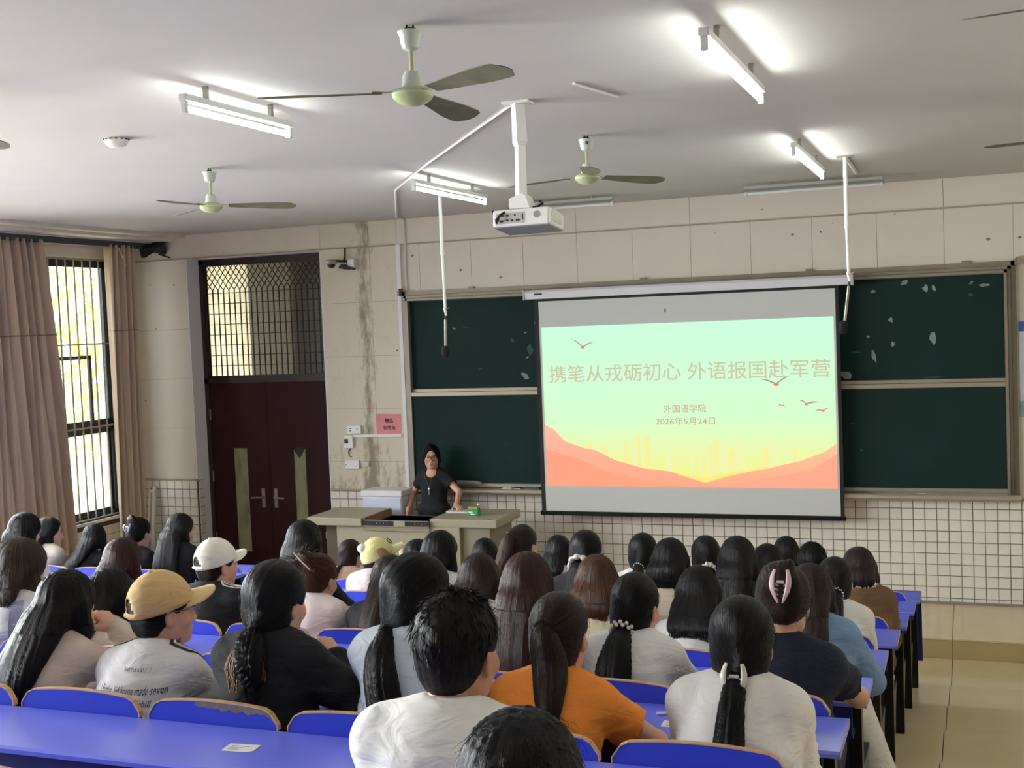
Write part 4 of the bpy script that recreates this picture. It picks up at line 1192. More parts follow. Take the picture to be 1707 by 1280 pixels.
# ================================================================ SMALL THINGS ON DESKS
M_card = mat('card_white', '#e6e4de', rough=.6)
M_cardink = mat('card_ink', '#77767a', rough=.7)
def card(label, x, y, z, rot, w=.09, h=.055, cut=True):
    t = thing('paper_card', label, 'card', (x, y, z), group='paper cards on the desks')
    pts = [(-w / 2, -h / 2), (w / 2 - .012, -h / 2), (w / 2, -h / 2 + .012), (w / 2, h / 2), (-w / 2, h / 2)]
    c, s = math.cos(rot), math.sin(rot)
    MB().prism([(x + a * c - b * s, y + a * s + b * c) for a, b in pts], 'z', z + .0005, z + .0015).build('sheet', M_card, t)
    for i in range(3):
        a0, a1, b = -w / 2 + .012, w / 2 - .025 - .01 * i, h / 2 - .016 - .012 * i
        q = [(a0, b - .0015), (a1, b - .0015), (a1, b + .0015), (a0, b + .0015)]
        MB().prism([(x + a * c - bb_ * s, y + a * s + bb_ * c) for a, bb_ in q], 'z', z + .0015, z + .0018).build('print_line', M_cardink, t)
    return t
# ================================================================ SIGNED-DISTANCE BODIES
def surface_nets(V, org, h):
    S_ = V < 0
    nx, ny, nz = V.shape
    c = S_[:-1, :-1, :-1].astype(np.int8)
    tot = np.zeros((nx - 1, ny - 1, nz - 1), np.int8)
    for dx in (0, 1):
        for dy in (0, 1):
            for dz in (0, 1):
                tot += S_[dx:nx - 1 + dx, dy:ny - 1 + dy, dz:nz - 1 + dz]
    act = (tot > 0) & (tot < 8)
    idx = -np.ones(act.shape, np.int64)
    I, J, K = np.nonzero(act)
    n = len(I)
    if n == 0: return np.zeros((0, 3)), np.zeros((0, 4), int)
    idx[I, J, K] = np.arange(n)
    acc = np.zeros((n, 3)); cnt = np.zeros(n)
    corners = [(0, 0, 0), (1, 0, 0), (0, 1, 0), (1, 1, 0), (0, 0, 1), (1, 0, 1), (0, 1, 1), (1, 1, 1)]
    for a in range(8):
        for b in range(a + 1, 8):
            ca, cb = corners[a], corners[b]
            if sum(abs(ca[i] - cb[i]) for i in range(3)) != 1: continue
            va = V[I + ca[0], J + ca[1], K + ca[2]]; vb = V[I + cb[0], J + cb[1], K + cb[2]]
            m = (va < 0) != (vb < 0)
            t = np.where(m, va / np.where(m, va - vb, 1), 0)
            p = np.array(ca)[None] + (np.array(cb) - np.array(ca))[None] * t[:, None]
            acc += np.where(m[:, None], p, 0); cnt += m
    P = (np.stack([I, J, K], 1) + acc / cnt[:, None]) * h + org
    quads = []
    for ax in range(3):
        sl0 = [slice(None)] * 3; sl1 = [slice(None)] * 3
        sl0[ax] = slice(0, -1); sl1[ax] = slice(1, None)
        A, B = S_[tuple(sl0)], S_[tuple(sl1)]
        ch = A != B
        u, v = (ax + 1) % 3, (ax + 2) % 3
        e = np.stack(np.nonzero(ch), 1)
        e = e[(e[:, u] > 0) & (e[:, v] > 0) & (e[:, u] < V.shape[u] - 1) & (e[:, v] < V.shape[v] - 1)]
        fl = A[e[:, 0], e[:, 1], e[:, 2]]
        def cell(du, dv):
            q = e.copy(); q[:, u] += du; q[:, v] += dv
            return idx[q[:, 0], q[:, 1], q[:, 2]]
        q = np.stack([cell(-1, -1), cell(0, -1), cell(0, 0), cell(-1, 0)], 1)
        q[~fl] = q[~fl][:, ::-1]
        quads.append(q)
    Q = np.concatenate(quads)
    Q = Q[(Q >= 0).all(1)]
    return P, Q

class SDF:
    def __init__(self, lo, hi, h):
        self.lo = np.array(lo, float); self.h = h
        self.n = np.ceil((np.array(hi, float) - self.lo) / h).astype(int) + 1
        self.V = np.full(tuple(self.n), .3, np.float32)
    def _sub(self, lo, hi, m):
        a = np.clip(np.floor((np.array(lo) - m - self.lo) / self.h).astype(int), 0, self.n)
        b = np.clip(np.ceil((np.array(hi) + m - self.lo) / self.h).astype(int) + 1, 0, self.n)
        if (b <= a).any(): return None, None
        g = np.meshgrid(*[self.lo[i] + self.h * np.arange(a[i], b[i]) for i in range(3)], indexing='ij')
        return tuple(slice(a[i], b[i]) for i in range(3)), np.stack(g, -1)
    def _mix(self, sl, d, k, op):
        v = self.V[sl]
        if op == 'add':
            if k > 0:
                hh = np.clip(.5 + .5 * (v - d) / k, 0, 1); r = v + (d - v) * hh - k * hh * (1 - hh)
            else: r = np.minimum(v, d)
        else:
            d = -d
            if k > 0:
                hh = np.clip(.5 - .5 * (v - d) / k, 0, 1); r = v + (d - v) * hh + k * hh * (1 - hh)
            else: r = np.maximum(v, d)
        self.V[sl] = r
    def cone(self, a, b, r1, r2, k=.02, op='add'):
        a = np.array(a, float); b = np.array(b, float); r = max(r1, r2)
        sl, P = self._sub(np.minimum(a, b) - r, np.maximum(a, b) + r, k + 3 * self.h)
        if sl is None: return self
        ba = b - a; L = max(1e-9, ba @ ba)
        t = np.clip(((P - a) @ ba) / L, 0, 1)
        d = np.linalg.norm(P - a - t[..., None] * ba, axis=-1) - (r1 + (r2 - r1) * t)
        self._mix(sl, d, k, op); return self
    def ell(self, c, r, R=None, k=.02, op='add'):
        c = np.array(c, float); r = np.array(r, float); m = r.max()
        sl, P = self._sub(c - m, c + m, k + 3 * self.h)
        if sl is None: return self
        q = P - c
        if R is not None: q = q @ R          # columns of R = local axes
        k0 = np.linalg.norm(q / r, axis=-1); k1 = np.linalg.norm(q / (r * r), axis=-1)
        d = k0 * (k0 - 1) / np.maximum(k1, 1e-6)
        self._mix(sl, d, k, op); return self
    def half(self, c, nrm, k=.005):
        """remove everything on the +nrm side of a plane"""
        g = np.meshgrid(*[self.lo[i] + self.h * np.arange(self.n[i]) for i in range(3)], indexing='ij')
        nrm = np.array(nrm, float); nrm /= np.linalg.norm(nrm)
        d = sum((g[i] - c[i]) * nrm[i] for i in range(3))
        self.V = np.maximum(self.V, d).astype(np.float32); return self
    def mesh(self):
        return surface_nets(self.V, self.lo, self.h)

def vnormals(P, Q):
    n = np.zeros_like(P)
    f = np.cross(P[Q[:, 2]] - P[Q[:, 0]], P[Q[:, 3]] - P[Q[:, 1]])
    for i in range(4): np.add.at(n, Q[:, i], f)
    return n / np.maximum(np.linalg.norm(n, axis=1, keepdims=True), 1e-12)
def relax(P, Q, it=1, lam=.5):
    for _ in range(it):
        s = np.zeros_like(P); c = np.zeros(len(P))
        for i in range(4):
            a, b = Q[:, i], Q[:, (i + 1) % 4]
            np.add.at(s, a, P[b]); np.add.at(c, a, 1); np.add.at(s, b, P[a]); np.add.at(c, b, 1)
        P = P + lam * (s / np.maximum(c, 1)[:, None] - P)
    return P
def np_obj(name, P, Q, m, parent, uv=None, smooth=True):
    me = bpy.data.meshes.new(name)
    me.vertices.add(len(P)); me.vertices.foreach_set('co', np.asarray(P, np.float32).ravel())
    me.loops.add(4 * len(Q)); me.loops.foreach_set('vertex_index', np.asarray(Q, np.int32).ravel())
    me.polygons.add(len(Q)); me.polygons.foreach_set('loop_start', np.arange(0, 4 * len(Q), 4, dtype=np.int32))
    me.polygons.foreach_set('loop_total', np.full(len(Q), 4, np.int32))
    if smooth: me.polygons.foreach_set('use_smooth', np.ones(len(Q), bool))
    if uv is not None:
        l = me.uv_layers.new(name='strand')
        l.data.foreach_set('uv', np.asarray(uv, np.float32)[np.asarray(Q).ravel()].ravel())
    me.materials.append(m)
    me.update(calc_edges=True); me.validate()
    o = bpy.data.objects.new(name, me); COL.objects.link(o)
    if parent is not None: o.parent = parent
    return o
def cat(*parts):
    P = []; Q = []; n = 0
    for p, q in parts:
        if len(p) == 0: continue
        P.append(p); Q.append(q + n); n += len(p)
    return np.concatenate(P), np.concatenate(Q)
def rotm(yaw=0, pitch=0, roll=0):
    """columns = local axes; yaw>0 turns the face to +x (the person's right), pitch>0 nods down, roll>0 tilts to the right"""
    y, p, r = (math.radians(a) for a in (-yaw, -pitch, roll))
    Rz = np.array([[math.cos(y), -math.sin(y), 0], [math.sin(y), math.cos(y), 0], [0, 0, 1]])
    Rx = np.array([[1, 0, 0], [0, math.cos(p), -math.sin(p)], [0, math.sin(p), math.cos(p)]])
    Ry = np.array([[math.cos(r), 0, math.sin(r)], [0, 1, 0], [-math.sin(r), 0, math.cos(r)]])
    return Rz @ Rx @ Ry
def hash1(i, seed):
    x = np.sin(i * 127.1 + seed * 311.7) * 43758.5453
    return x - np.floor(x)
def vnoise(u, seed):
    i = np.floor(u); f = u - i; f = f * f * (3 - 2 * f)
    return hash1(i, seed) * (1 - f) + hash1(i + 1, seed) * f

# ---- head and hand templates (built once, then moved)
_heads = {}
def head_tpl(h):
    if h in _heads: return _heads[h]
    s = SDF((-.11, -.13, -.16), (.11, .15, .15), h)
    s.ell((0, -.012, .028), (.073, .092, .086), k=0)
    s.ell((0, .022, -.03), (.060, .066, .080), k=.03)
    s.ell((0, .045, -.082), (.038, .042, .034), k=.025)          # jaw
    s.ell((0, .070, -.100), (.018, .016, .014), k=.02)           # chin
    for x in (-1, 1):
        s.ell((x * .040, .052, -.035), (.024, .026, .024), k=.02)     # cheek
        s.ell((x * .052, .0, -.065), (.016, .03, .03), k=.02)         # jaw angle
        s.ell((x * .031, .086, .002), (.017, .012, .011), k=.010, op='cut')   # eye socket
        s.ell((x * .031, .074, .000), (.0135, .0125, .0115), k=.004)
        s.ell((x * .074, -.006, -.018), (.009, .019, .030), R=rotm(yaw=-x * 18), k=.006)   # ear
        s.ell((x * .081, -.002, -.014), (.006, .010, .016), k=.003, op='cut')
        s.ell((x * .010, .092, -.043), (.009, .010, .008), k=.006)    # nostril wing
    s.cone((0, .078, .014), (0, .086, -.010), .009, .009, k=.012)
    s.cone((0, .086, -.010), (0, .100, -.038), .008, .011, k=.010)
    s.cone((-.030, .080, .022), (.030, .080, .022), .010, .010, k=.015)
    s.cone((-.014, .087, -.066), (.014, .087, -.066), .006, .006, k=.006)
    s.cone((-.013, .084, -.076), (.013, .084, -.076), .007, .007, k=.006)
    s.cone((0, -.022, -.06), (0, -.03, -.16), .050, .050, k=.03)
    P, Q = s.mesh()
    _heads[h] = (relax(P, Q, 1), Q)
    return _heads[h]
_hands = {}
def hand_tpl(curl, h):
    """right hand, wrist at origin, fingers along +y, palm facing -z, thumb towards -x"""
    key = (curl, h)
    if key in _hands: return _hands[key]
    s = SDF((-.09, -.05, -.11), (.08, .21, .05), h)
    s.cone((0, -.03, 0), (0, .0, 0), .024, .024, k=.01)
    s.ell((0, .045, -.002), (.040, .050, .015), k=.02)
    L = (.070, .080, .074, .058); X = (-.030, -.010, .010, .029)
    for i in range(4):
        p = np.array((X[i], .082 - .006 * abs(i - 1.3), 0)); a = math.radians(8 + curl * .5)
        r = (.0085, .009, .0085, .0075)[i]
        s.cone((X[i] * .8, .04, 0), p, .010, r + .001, k=.008)
        for j, f in enumerate((.45, .30, .25)):
            q = p + np.array((X[i] * .08, math.cos(a), -math.sin(a))) * L[i] * f
            s.cone(p, q, r, r * .92, k=.004); p = q; r *= .92; a += math.radians(curl)
    p = np.array((-.030, .02, -.006)); q = p + np.array((-.028, .028, -.012)); t = q + np.array((-.008, .030, -.008)); e = t + np.array((.004, .022, -.004))
    s.cone(p, q, .014, .011, k=.012); s.cone(q, t, .0105, .0095, k=.004); s.cone(t, e, .0095, .0075, k=.004)
    _hands[key] = s.mesh()
    return _hands[key]
def place(PQ, R, t, sc=1.0):
    return PQ[0] * sc @ np.asarray(R).T + np.asarray(t), PQ[1]
def frame(d, up):
    y = np.array(d, float); y /= np.linalg.norm(y)
    x = np.cross(y, up); x /= np.linalg.norm(x)
    z = np.cross(x, y)
    return np.stack([x, y, z], 1)
def ik(S0, W, l1, l2, pole):
    S0, W, pole = (np.array(a, float) for a in (S0, W, pole))
    d = W - S0; L = np.linalg.norm(d)
    if L > (l1 + l2) * .995:
        W = S0 + d / L * (l1 + l2) * .995; d = W - S0; L = np.linalg.norm(d)
    n = d / L
    a = (l1 * l1 - l2 * l2 + L * L) / (2 * L); hgt = math.sqrt(max(0, l1 * l1 - a * a))
    pv = pole - n * (pole @ n); pv /= np.linalg.norm(pv)
    return S0 + n * a + pv * hgt, W
# ================================================================ PEOPLE
SKIN = {}
def skin_mat(tone='#d2a488'):
    if tone not in SKIN:
        m = mat('skin_' + tone[1:], tone, rough=.5, var=.06, vscale=18, bump=.05, bscale=120)
        bs = m.node_tree.nodes['Principled BSDF']
        bs.inputs['Subsurface Weight'].default_value = .08
        bs.inputs['Subsurface Radius'].default_value = (.01, .004, .002)
        SKIN[tone] = m
    return SKIN[tone]
HAIRM = {}
HAIRC = {'black': ('#040405', '#191617'), 'soft': ('#0a0808', '#241d1b'), 'dbrown': ('#170e0b', '#45302a'), 'brown': ('#331d12', '#744c31'),
         'auburn': ('#26110a', '#643820'), 'red': ('#241210', '#54302a'), 'ash': ('#221a14', '#5d4c3a'), 'tips': ('#5a3a22', '#a8764a')}
def hair_mat(c):
    if c in HAIRM: return HAIRM[c]
    m = bpy.data.materials.new('hair_' + c); m.use_nodes = True
    nt = m.node_tree; bs = nt.nodes['Principled BSDF']
    bs.inputs['Roughness'].default_value = .40; bs.inputs['Specular IOR Level'].default_value = .18
    uv = nt.nodes.new('ShaderNodeUVMap'); uv.uv_map = 'strand'
    mp = nt.nodes.new('ShaderNodeMapping'); mp.inputs['Scale'].default_value = (34, 1.6, 1)
    nt.links.new(uv.outputs[0], mp.inputs[0])
    n = nt.nodes.new('ShaderNodeTexNoise'); n.inputs['Scale'].default_value = 1.0; n.inputs['Detail'].default_value = 6; n.inputs['Roughness'].default_value = .65
    nt.links.new(mp.outputs[0], n.inputs['Vector'])
    rp = nt.nodes.new('ShaderNodeValToRGB'); a, b = HAIRC[c]
    rp.color_ramp.elements[0].position = .42; rp.color_ramp.elements[0].color = S(a)
    rp.color_ramp.elements[1].position = .72; rp.color_ramp.elements[1].color = S(b)
    nt.links.new(n.outputs['Fac'], rp.inputs['Fac']); nt.links.new(rp.outputs['Color'], bs.inputs['Base Color'])
    mp2 = nt.nodes.new('ShaderNodeMapping'); mp2.inputs['Scale'].default_value = (70, 3, 1)
    nt.links.new(uv.outputs[0], mp2.inputs[0])
    n2 = nt.nodes.new('ShaderNodeTexNoise'); n2.inputs['Scale'].default_value = 1; n2.inputs['Detail'].default_value = 3
    nt.links.new(mp2.outputs[0], n2.inputs['Vector'])
    bp = nt.nodes.new('ShaderNodeBump'); bp.inputs['Strength'].default_value = .8; bp.inputs['Distance'].default_value = .006
    nt.links.new(n2.outputs['Fac'], bp.inputs['Height']); nt.links.new(bp.outputs['Normal'], bs.inputs['Normal'])
    HAIRM[c] = m
    return m
def cloth(col, rough=.85, weave=350, var=.05):
    nm = 'cloth_%s_%d' % (col[1:], weave)
    if nm in MATS: return MATS[nm]
    m = mat(nm, col, rough=rough, var=var, vscale=7, bump=.12, bscale=weave)
    nt = m.node_tree; bs = nt.nodes['Principled BSDF']
    tc = [n for n in nt.nodes if n.type == 'TEX_COORD'][0]
    b1 = [n for n in nt.nodes if n.type == 'BUMP'][0]
    mp = nt.nodes.new('ShaderNodeMapping'); mp.inputs['Rotation'].default_value = (.5, .3, .6); mp.inputs['Scale'].default_value = (6, 9, 17)
    nt.links.new(tc.outputs['Object'], mp.inputs[0])
    n = nt.nodes.new('ShaderNodeTexNoise'); n.inputs['Scale'].default_value = 1.0; n.inputs['Detail'].default_value = 3; n.inputs['Distortion'].default_value = 1.3
    nt.links.new(mp.outputs[0], n.inputs['Vector'])
    b2 = nt.nodes.new('ShaderNodeBump'); b2.inputs['Strength'].default_value = .55; b2.inputs['Distance'].default_value = .025
    nt.links.new(n.outputs['Fac'], b2.inputs['Height']); nt.links.new(b1.outputs['Normal'], b2.inputs['Normal']); nt.links.new(b2.outputs['Normal'], bs.inputs['Normal'])
    return m

def strands(paths, rad, seed):
    """thin tapering hair strands; paths: list of (m,3) arrays"""
    Ps = []; Qs = []; n = 0
    for p in paths:
        m = len(p)
        t = np.gradient(p, axis=0); t /= np.maximum(np.linalg.norm(t, axis=1, keepdims=True), 1e-9)
        a = np.cross(t, np.array((.3, .9, .2))); a /= np.maximum(np.linalg.norm(a, axis=1, keepdims=True), 1e-9)
        b = np.cross(t, a)
        r = rad * np.linspace(1, .25, m)[:, None]
        ring = np.stack([p + (a * math.cos(q) + b * math.sin(q)) * r for q in (0, 2.094, 4.189)], 1).reshape(-1, 3)
        Ps.append(ring)
        i = np.arange(m - 1)[:, None] * 3
        for c in range(3):
            d = (c + 1) % 3
            Qs.append(np.concatenate([i + c, i + d, i + 3 + d, i + 3 + c], 1) + n)
        n += 3 * m
    if not Ps: return np.zeros((0, 3)), np.zeros((0, 4), int)
    return np.concatenate(Ps), np.concatenate(Qs)

class Body:
    """a seated (or standing) figure in local coordinates: x right, y forward, z up, origin on the seat"""
    def __init__(self, Hd, P0, w=1.0, yaw=0, pitch=8, roll=0, arms=None, asc=1.0, seed=0, nk=-.108):
        self.H = np.array(Hd, float); self.P0 = np.array(P0, float); self.w = w; self.seed = seed
        self.Rh = rotm(yaw, pitch, roll)
        self.N = self.H + np.array((0, -.040, nk))
        N = self.N; P0 = self.P0
        self.C1 = np.array((P0[0] + .4 * (N[0] - P0[0]), P0[1] - .03 + .12 * (N[1] - P0[1]), P0[2] + .55 * (N[2] - P0[2])))
        ts = np.linspace(0, 1, 60)[:, None]
        self.sp = (1 - ts) ** 2 * P0 + 2 * ts * (1 - ts) * self.C1 + ts ** 2 * N
        sc = self.B(.93)
        T = self.tan(.9)
        self.S = {s: sc + np.array((s * .122 * w, 0, 0)) - T * .030 for s in (-1, 1)}
        self.arm = {}
        for s in (-1, 1):
            wr, pole = (arms or {}).get(s, ((s * .12, .42, .235), (s * .8, -.25, -.5)))
            E, W = ik(self.S[s], wr, .262 * asc, .238 * asc, pole)
            self.arm[s] = (E, W)
    def B(self, t):
        i = t * 59; a = int(min(58, i)); f = i - a
        return self.sp[a] * (1 - f) + self.sp[a + 1] * f
    def tan(self, t):
        d = self.B(min(1, t + .05)) - self.B(max(0, t - .05)); return d / np.linalg.norm(d)
    def back_y(self, z):
        o = np.argsort(self.sp[:, 2])
        return np.interp(z, self.sp[o, 2], self.sp[o, 1])
    bvh = None
    def surf(self, x, z, dflt):
        if self.bvh is None: return dflt
        h = self.bvh.ray_cast(Vector((x, -1.5, z)), Vector((0, 1, 0)))
        return h[0].y if h[0] is not None else dflt
    def hp(self, x, y, z):
        return self.H + self.Rh @ np.array((x, y, z), float)
    def bounds(self, extra=.12):
        pts = [self.P0, self.N, self.H] + list(self.S.values()) + [q for a in self.arm.values() for q in a]
        pts = np.array(pts); return pts.min(0) - extra - np.array((.06, .06, .05)), pts.max(0) + extra
    def torso(self, s, g, k=.05, female=True):
        w = self.w
        for t, rx, ry, rz in ((0, .150, .115, .10), (.25, .125, .096, .10), (.5, .130, .094, .11), (.72, .136, .094, .10), (.9, .108, .074, .07)):
            T = self.tan(t); R = frame(np.cross(T, (1, 0, 0)), T)   # columns x,y,z with z along the spine
            x = np.array((1.0, 0, 0)); y = np.cross(T, x); y /= np.linalg.norm(y); z = np.cross(x, y)
            s.ell(self.B(t), (rx * w + g, ry * w + g, rz + g), R=np.stack([x, y, z], 1), k=k)
        for sd in (-1, 1):
            s.cone(self.N + np.array((0, -.008, -.008)), self.S[sd], .046 + g * .6, .048 * w + g, k=.04)

def build_skin(b, h, hh, tone, hand=(20, 20), hands=True, nm=None, bare=(False, False), parent=None, seat=0, handR=None, scoop=0):
    lo, hi = b.bounds()
    s = SDF(lo, hi, h)
    s.cone(b.N + np.array((0, -.01, -.06)), b.hp(0, -.025, -.05), .054, .049, k=.02)
    s.ell(b.B(.6), (.08 * b.w, .05, .12), k=.03)
    if scoop:
        s.ell(b.N + np.array((0, .015, -.04)), (.10, .068, .06), k=.03)
    s.cone(b.B(.85), b.N, .045, .05, k=.03)
    for sd in (-1, 1):
        E, W = b.arm[sd]
        s.cone(b.B(.88), b.S[sd], .04, .042, k=.03)
        s.cone(b.S[sd], E, .040 * b.w, .033 * b.w, k=.02); s.cone(E, W, .034 * b.w, .022, k=.012)
    parts = [s.mesh()]
    parts.append(place(head_tpl(hh), b.Rh, b.H))
    if hands:
        for i, sd in enumerate((-1, 1)):
            E, W = b.arm[sd]
            d = W - E
            d = d / np.linalg.norm(d)
            R = None
            if handR and sd in handR: R = handR[sd]
            else:
                dd = d.copy(); dd[2] = max(dd[2], -.12) if W[2] < .32 else dd[2]
                R = frame(dd, (0, 0, 1))
            P, Q = hand_tpl(hand[i], .0048 if hh < .0065 else .0075)
            if sd < 0:
                P = P * np.array((-1, 1, 1)); Q = Q[:, ::-1]
            parts.append(place((P, Q), R, W, .95))
    P, Q = cat(*parts)
    o = np_obj('body', P, Q, skin_mat(tone), parent); o.location = (0, 0, seat)
    return o

def build_shirt(b, h, m, sleeve, g, parent, seat, seed, wr=.004, loose=0.0, collar=.0, name='shirt', low=None, scoop=0):
    lo, hi = b.bounds()
    lo[2] = min(lo[2], b.P0[2] - .12)
    s = SDF(lo, hi, h)
    b.torso(s, g)
    if loose:
        s.ell(b.B(.3), (.155 * b.w + loose, .11 * b.w + loose, .16), k=.06)
        s.ell(b.B(.02), (.165 * b.w + loose, .12 * b.w + loose, .09), k=.06)
    s.ell(b.N + np.array((0, -.002, .006)), (.060 + g * .3 + collar, .062 + g * .3 + collar, .022 + collar), k=.02)
    for sd in (-1, 1):
        E, W = b.arm[sd]
        S0 = b.S[sd]
        r0 = .042 * b.w + g
        if sleeve == 'short':
            d = (E - S0) / np.linalg.norm(E - S0); L = np.linalg.norm(E - S0)
            s.cone(S0, S0 + d * L * .56, r0 + .004, r0 + .008, k=.03)
            s.cone(S0 + d * (L * .56 + .045), S0 + d * (L * .56 + .13), .075, .08, k=.006, op='cut')
        elif sleeve == 'long':
            s.cone(S0, E, r0 + .003 + loose * .3, r0 - .002 + loose * .3, k=.03)
            s.cone(E, E + (W - E) * .93, r0 - .003 + loose * .3, .034 + g * .8, k=.015)
        elif sleeve == 'none':
            pass
    # neck opening
    nb = b.N + np.array((0, .03, .055)); 
    s.cone(b.N + np.array((0, .012, .035)), b.N + np.array((0, .05, .10)), .050 + collar * .3, .075, k=.008, op='cut')
    if scoop:
        s.ell(b.N + np.array((0, .085, .0)), (scoop, .085, scoop), k=.008, op='cut')
    P, Q = s.mesh()
    P = relax(P, Q, 1)
    Nn = vnormals(P, Q)
    r = np.random.RandomState(seed)
    d = np.zeros(len(P))
    for i in range(8):
        kv = r.normal(size=3) * np.array((16, 12, 34))
        ph = P @ kv + 2.2 * np.sin(P @ (r.normal(size=3) * 11) + r.uniform(0, 6)) + r.uniform(0, 6)
        msk = .5 + .5 * np.sin(P @ (r.normal(size=3) * 13) + r.uniform(0, 6))
        d += ((1 - np.abs(np.sin(ph * .5))) ** 2.2 - .3) * msk
    amp = wr * np.clip((b.N[2] + .02 - P[:, 2]) / .12, .25, 1)
    P = P + Nn * (d / 1.6 * amp)[:, None]
    o = np_obj(name, P, Q, m, parent); o.location = (0, 0, seat)
    return o, P, Q, Nn

def build_legs(parent, seat, m, shoe, w=1.0, kx=.10, feet=((-.10, .28), (.10, .28)), wide=0.0, h=.022, shoes=True):
    zf = -seat
    s = SDF((-.45, -.2, zf - .02), (.55, .62, .22), h)
    s.ell((0, 0, .09), (.165 * w, .125, .085), k=0)
    sh = []
    for i, sd in enumerate((-1, 1)):
        fx, fy = feet[i]
        knee = np.array((sd * kx, .37, .055)); ank = np.array((fx, fy, zf + .10))
        s.cone((sd * .085, .04, .085), knee, .085 * w, .062, k=.03)
        s.cone(knee, ank, .060 + wide * .3, .045 + wide, k=.02)
        s.cone(ank, ank - np.array((0, 0, .03)), .045 + wide, .047 + wide, k=.01)
        sh.append((fx, fy))
    P, Q = s.mesh()
    o = np_obj('trousers', P, Q, m, parent); o.location = (0, 0, seat)
    if shoes:
        for fx, fy in sh:
            q = SDF((fx - .07, fy - .12, zf - .02), (fx + .07, fy + .22, zf + .15), .014)
            q.ell((fx, fy + .05, zf + .035), (.042, .125, .034), k=0); q.cone((fx, fy - .02, zf + .05), (fx, fy, zf + .10), .040, .042, k=.03)
            q.half((0, 0, zf + .002), (0, 0, -1))
            P, Q = q.mesh()
            c = np_obj('shoe', P, Q, shoe, parent); c.location = (0, 0, seat)

# ---------------------------------------------------------------- hair
def shell(b, s, g=0.0, ears=False, face=True, nape=-.045, fz=.118, fx=.080):
    s.ell(b.hp(0, -.014, .030), (.081 + g, .101 + g, .092 + g), R=b.Rh, k=0)
    s.ell(b.hp(0, -.046, nape), (.070 + g, .058 + g, .064), R=b.Rh, k=.035)
    if face:
        s.ell(b.hp(0, .124, -.040), (fx, .085, fz), R=b.Rh, k=.012, op='cut')
    if ears:
        for x in (-1, 1):
            s.ell(b.hp(x * .085, .022, -.040), (.030, .040, .042), R=b.Rh, k=.01, op='cut')
def hair_obj(b, s, c, parent, seat, h, axis=None, amp=.0022, seed=0, name='hair', extra=None, freq=9, flat_y=None):
    P, Q = s.mesh()
    P = relax(P, Q, 2)
    Nn = vnormals(P, Q)
    q = P - b.H
    if axis is not None:
        T = np.array(axis, float); d = (T - b.hp(0, .06, .02)); d /= np.linalg.norm(d)
        e1 = np.cross(d, (0, 0, 1.0)); e1 /= np.linalg.norm(e1); e2 = np.cross(d, e1)
        u = np.arctan2(q @ e2, q @ e1); v = (q @ d) * 3
    else:
        yy = np.where(q[:, 2] > -.05, q[:, 1], -.085 + 0 * q[:, 1])
        u = np.arctan2(q[:, 0], -yy + .0001); v = q[:, 2] * 3
    gr = vnoise(u * freq * 2.3 + 1.5 * vnoise(v * 2 + 7, seed + 3), seed) * .6 + vnoise(u * freq * 5.2 + v * .6, seed + 1) * .4 - .5
    P = P + Nn * (gr * 2 * amp)[:, None]
    uv = np.stack([u, v + seed * .37], 1)
    if h < .0085 and name == 'hair' and len(P) > 50:
        r = np.random.RandomState(seed + 9); sel = np.nonzero((Nn[:, 2] > -.3) & (P[:, 2] > b.H[2] - .05))[0]
        fl = []
        for i in r.choice(sel, 70):
            g_ = Nn[i]; tg = np.array((r.normal() * .5, r.normal() * .5 - .3, -.9)); tg = tg - g_ * (tg @ g_); tg /= np.linalg.norm(tg) + 1e-9
            Lf = r.uniform(.02, .055)
            fl.append(np.array([P[i] - g_ * .002 + tg * Lf * t + g_ * (.009 * math.sin(t * 2.6) * r.uniform(.3, 1)) for t in np.linspace(0, 1, 6)]))
        fe = strands(fl, .0007, seed)
        extra = fe if extra is None or not len(extra[0]) else cat(extra, fe)
    if extra is not None and len(extra[0]):
        eP, eQ = extra
        uvE = np.stack([eP[:, 0] * 9, eP[:, 2] * 3], 1)
        uv = np.concatenate([uv, uvE]); Q = np.concatenate([Q, eQ + len(P)]); P = np.concatenate([P, eP])
    o = np_obj(name, P, Q, hair_mat(c), parent, uv=uv); o.location = (0, 0, seat)
    return o
def fall(b, s, L, w0, w1, th0=.050, th1=.022, x0=0, x1=0, front=None, k=.03, y_end=None):
    """hair hanging down the back; returns the centre path"""
    top = b.hp(0, -.058, .0)
    n = max(6, int(L / .022))
    yo = []; rs = []
    back0 = b.hp(0, -.112, .02)[1]
    for i in range(n + 1):
        t = i / n; z = top[2] - L * t
        x = top[0] + x0 + (x1 - x0) * t * t
        rx = w0 + (w1 - w0) * t; ry = th0 + (th1 - th0) * min(1, t * 1.3)
        if t > .9: rx *= .94
        yb = min(b.surf(x + q, z, b.back_y(max(z, b.P0[2])) - .05) for q in (-rx * .5, 0, rx * .5))
        yo.append(min(yb - ry * 1.05, back0 + .05 + .25 * t) if i else back0); rs.append((x, z, rx, ry))
    # taut line from the back of the head over the shoulders (lower hull)
    hull = []
    for i, y in enumerate(yo):
        while len(hull) >= 2 and (hull[-1][1] - hull[-2][1]) * (i - hull[-2][0]) >= (y - hull[-2][1]) * (hull[-1][0] - hull[-2][0]): hull.pop()
        hull.append((i, y))
    ys = np.interp(np.arange(n + 1), [p[0] for p in hull], [p[1] for p in hull])
    path = []
    for y, (x, z, rx, ry) in zip(ys, rs):
        s.ell((x, y + ry, z), (rx, ry, .030), k=k)
        path.append((x, y + ry, z, rx, ry))
    return np.array(path)
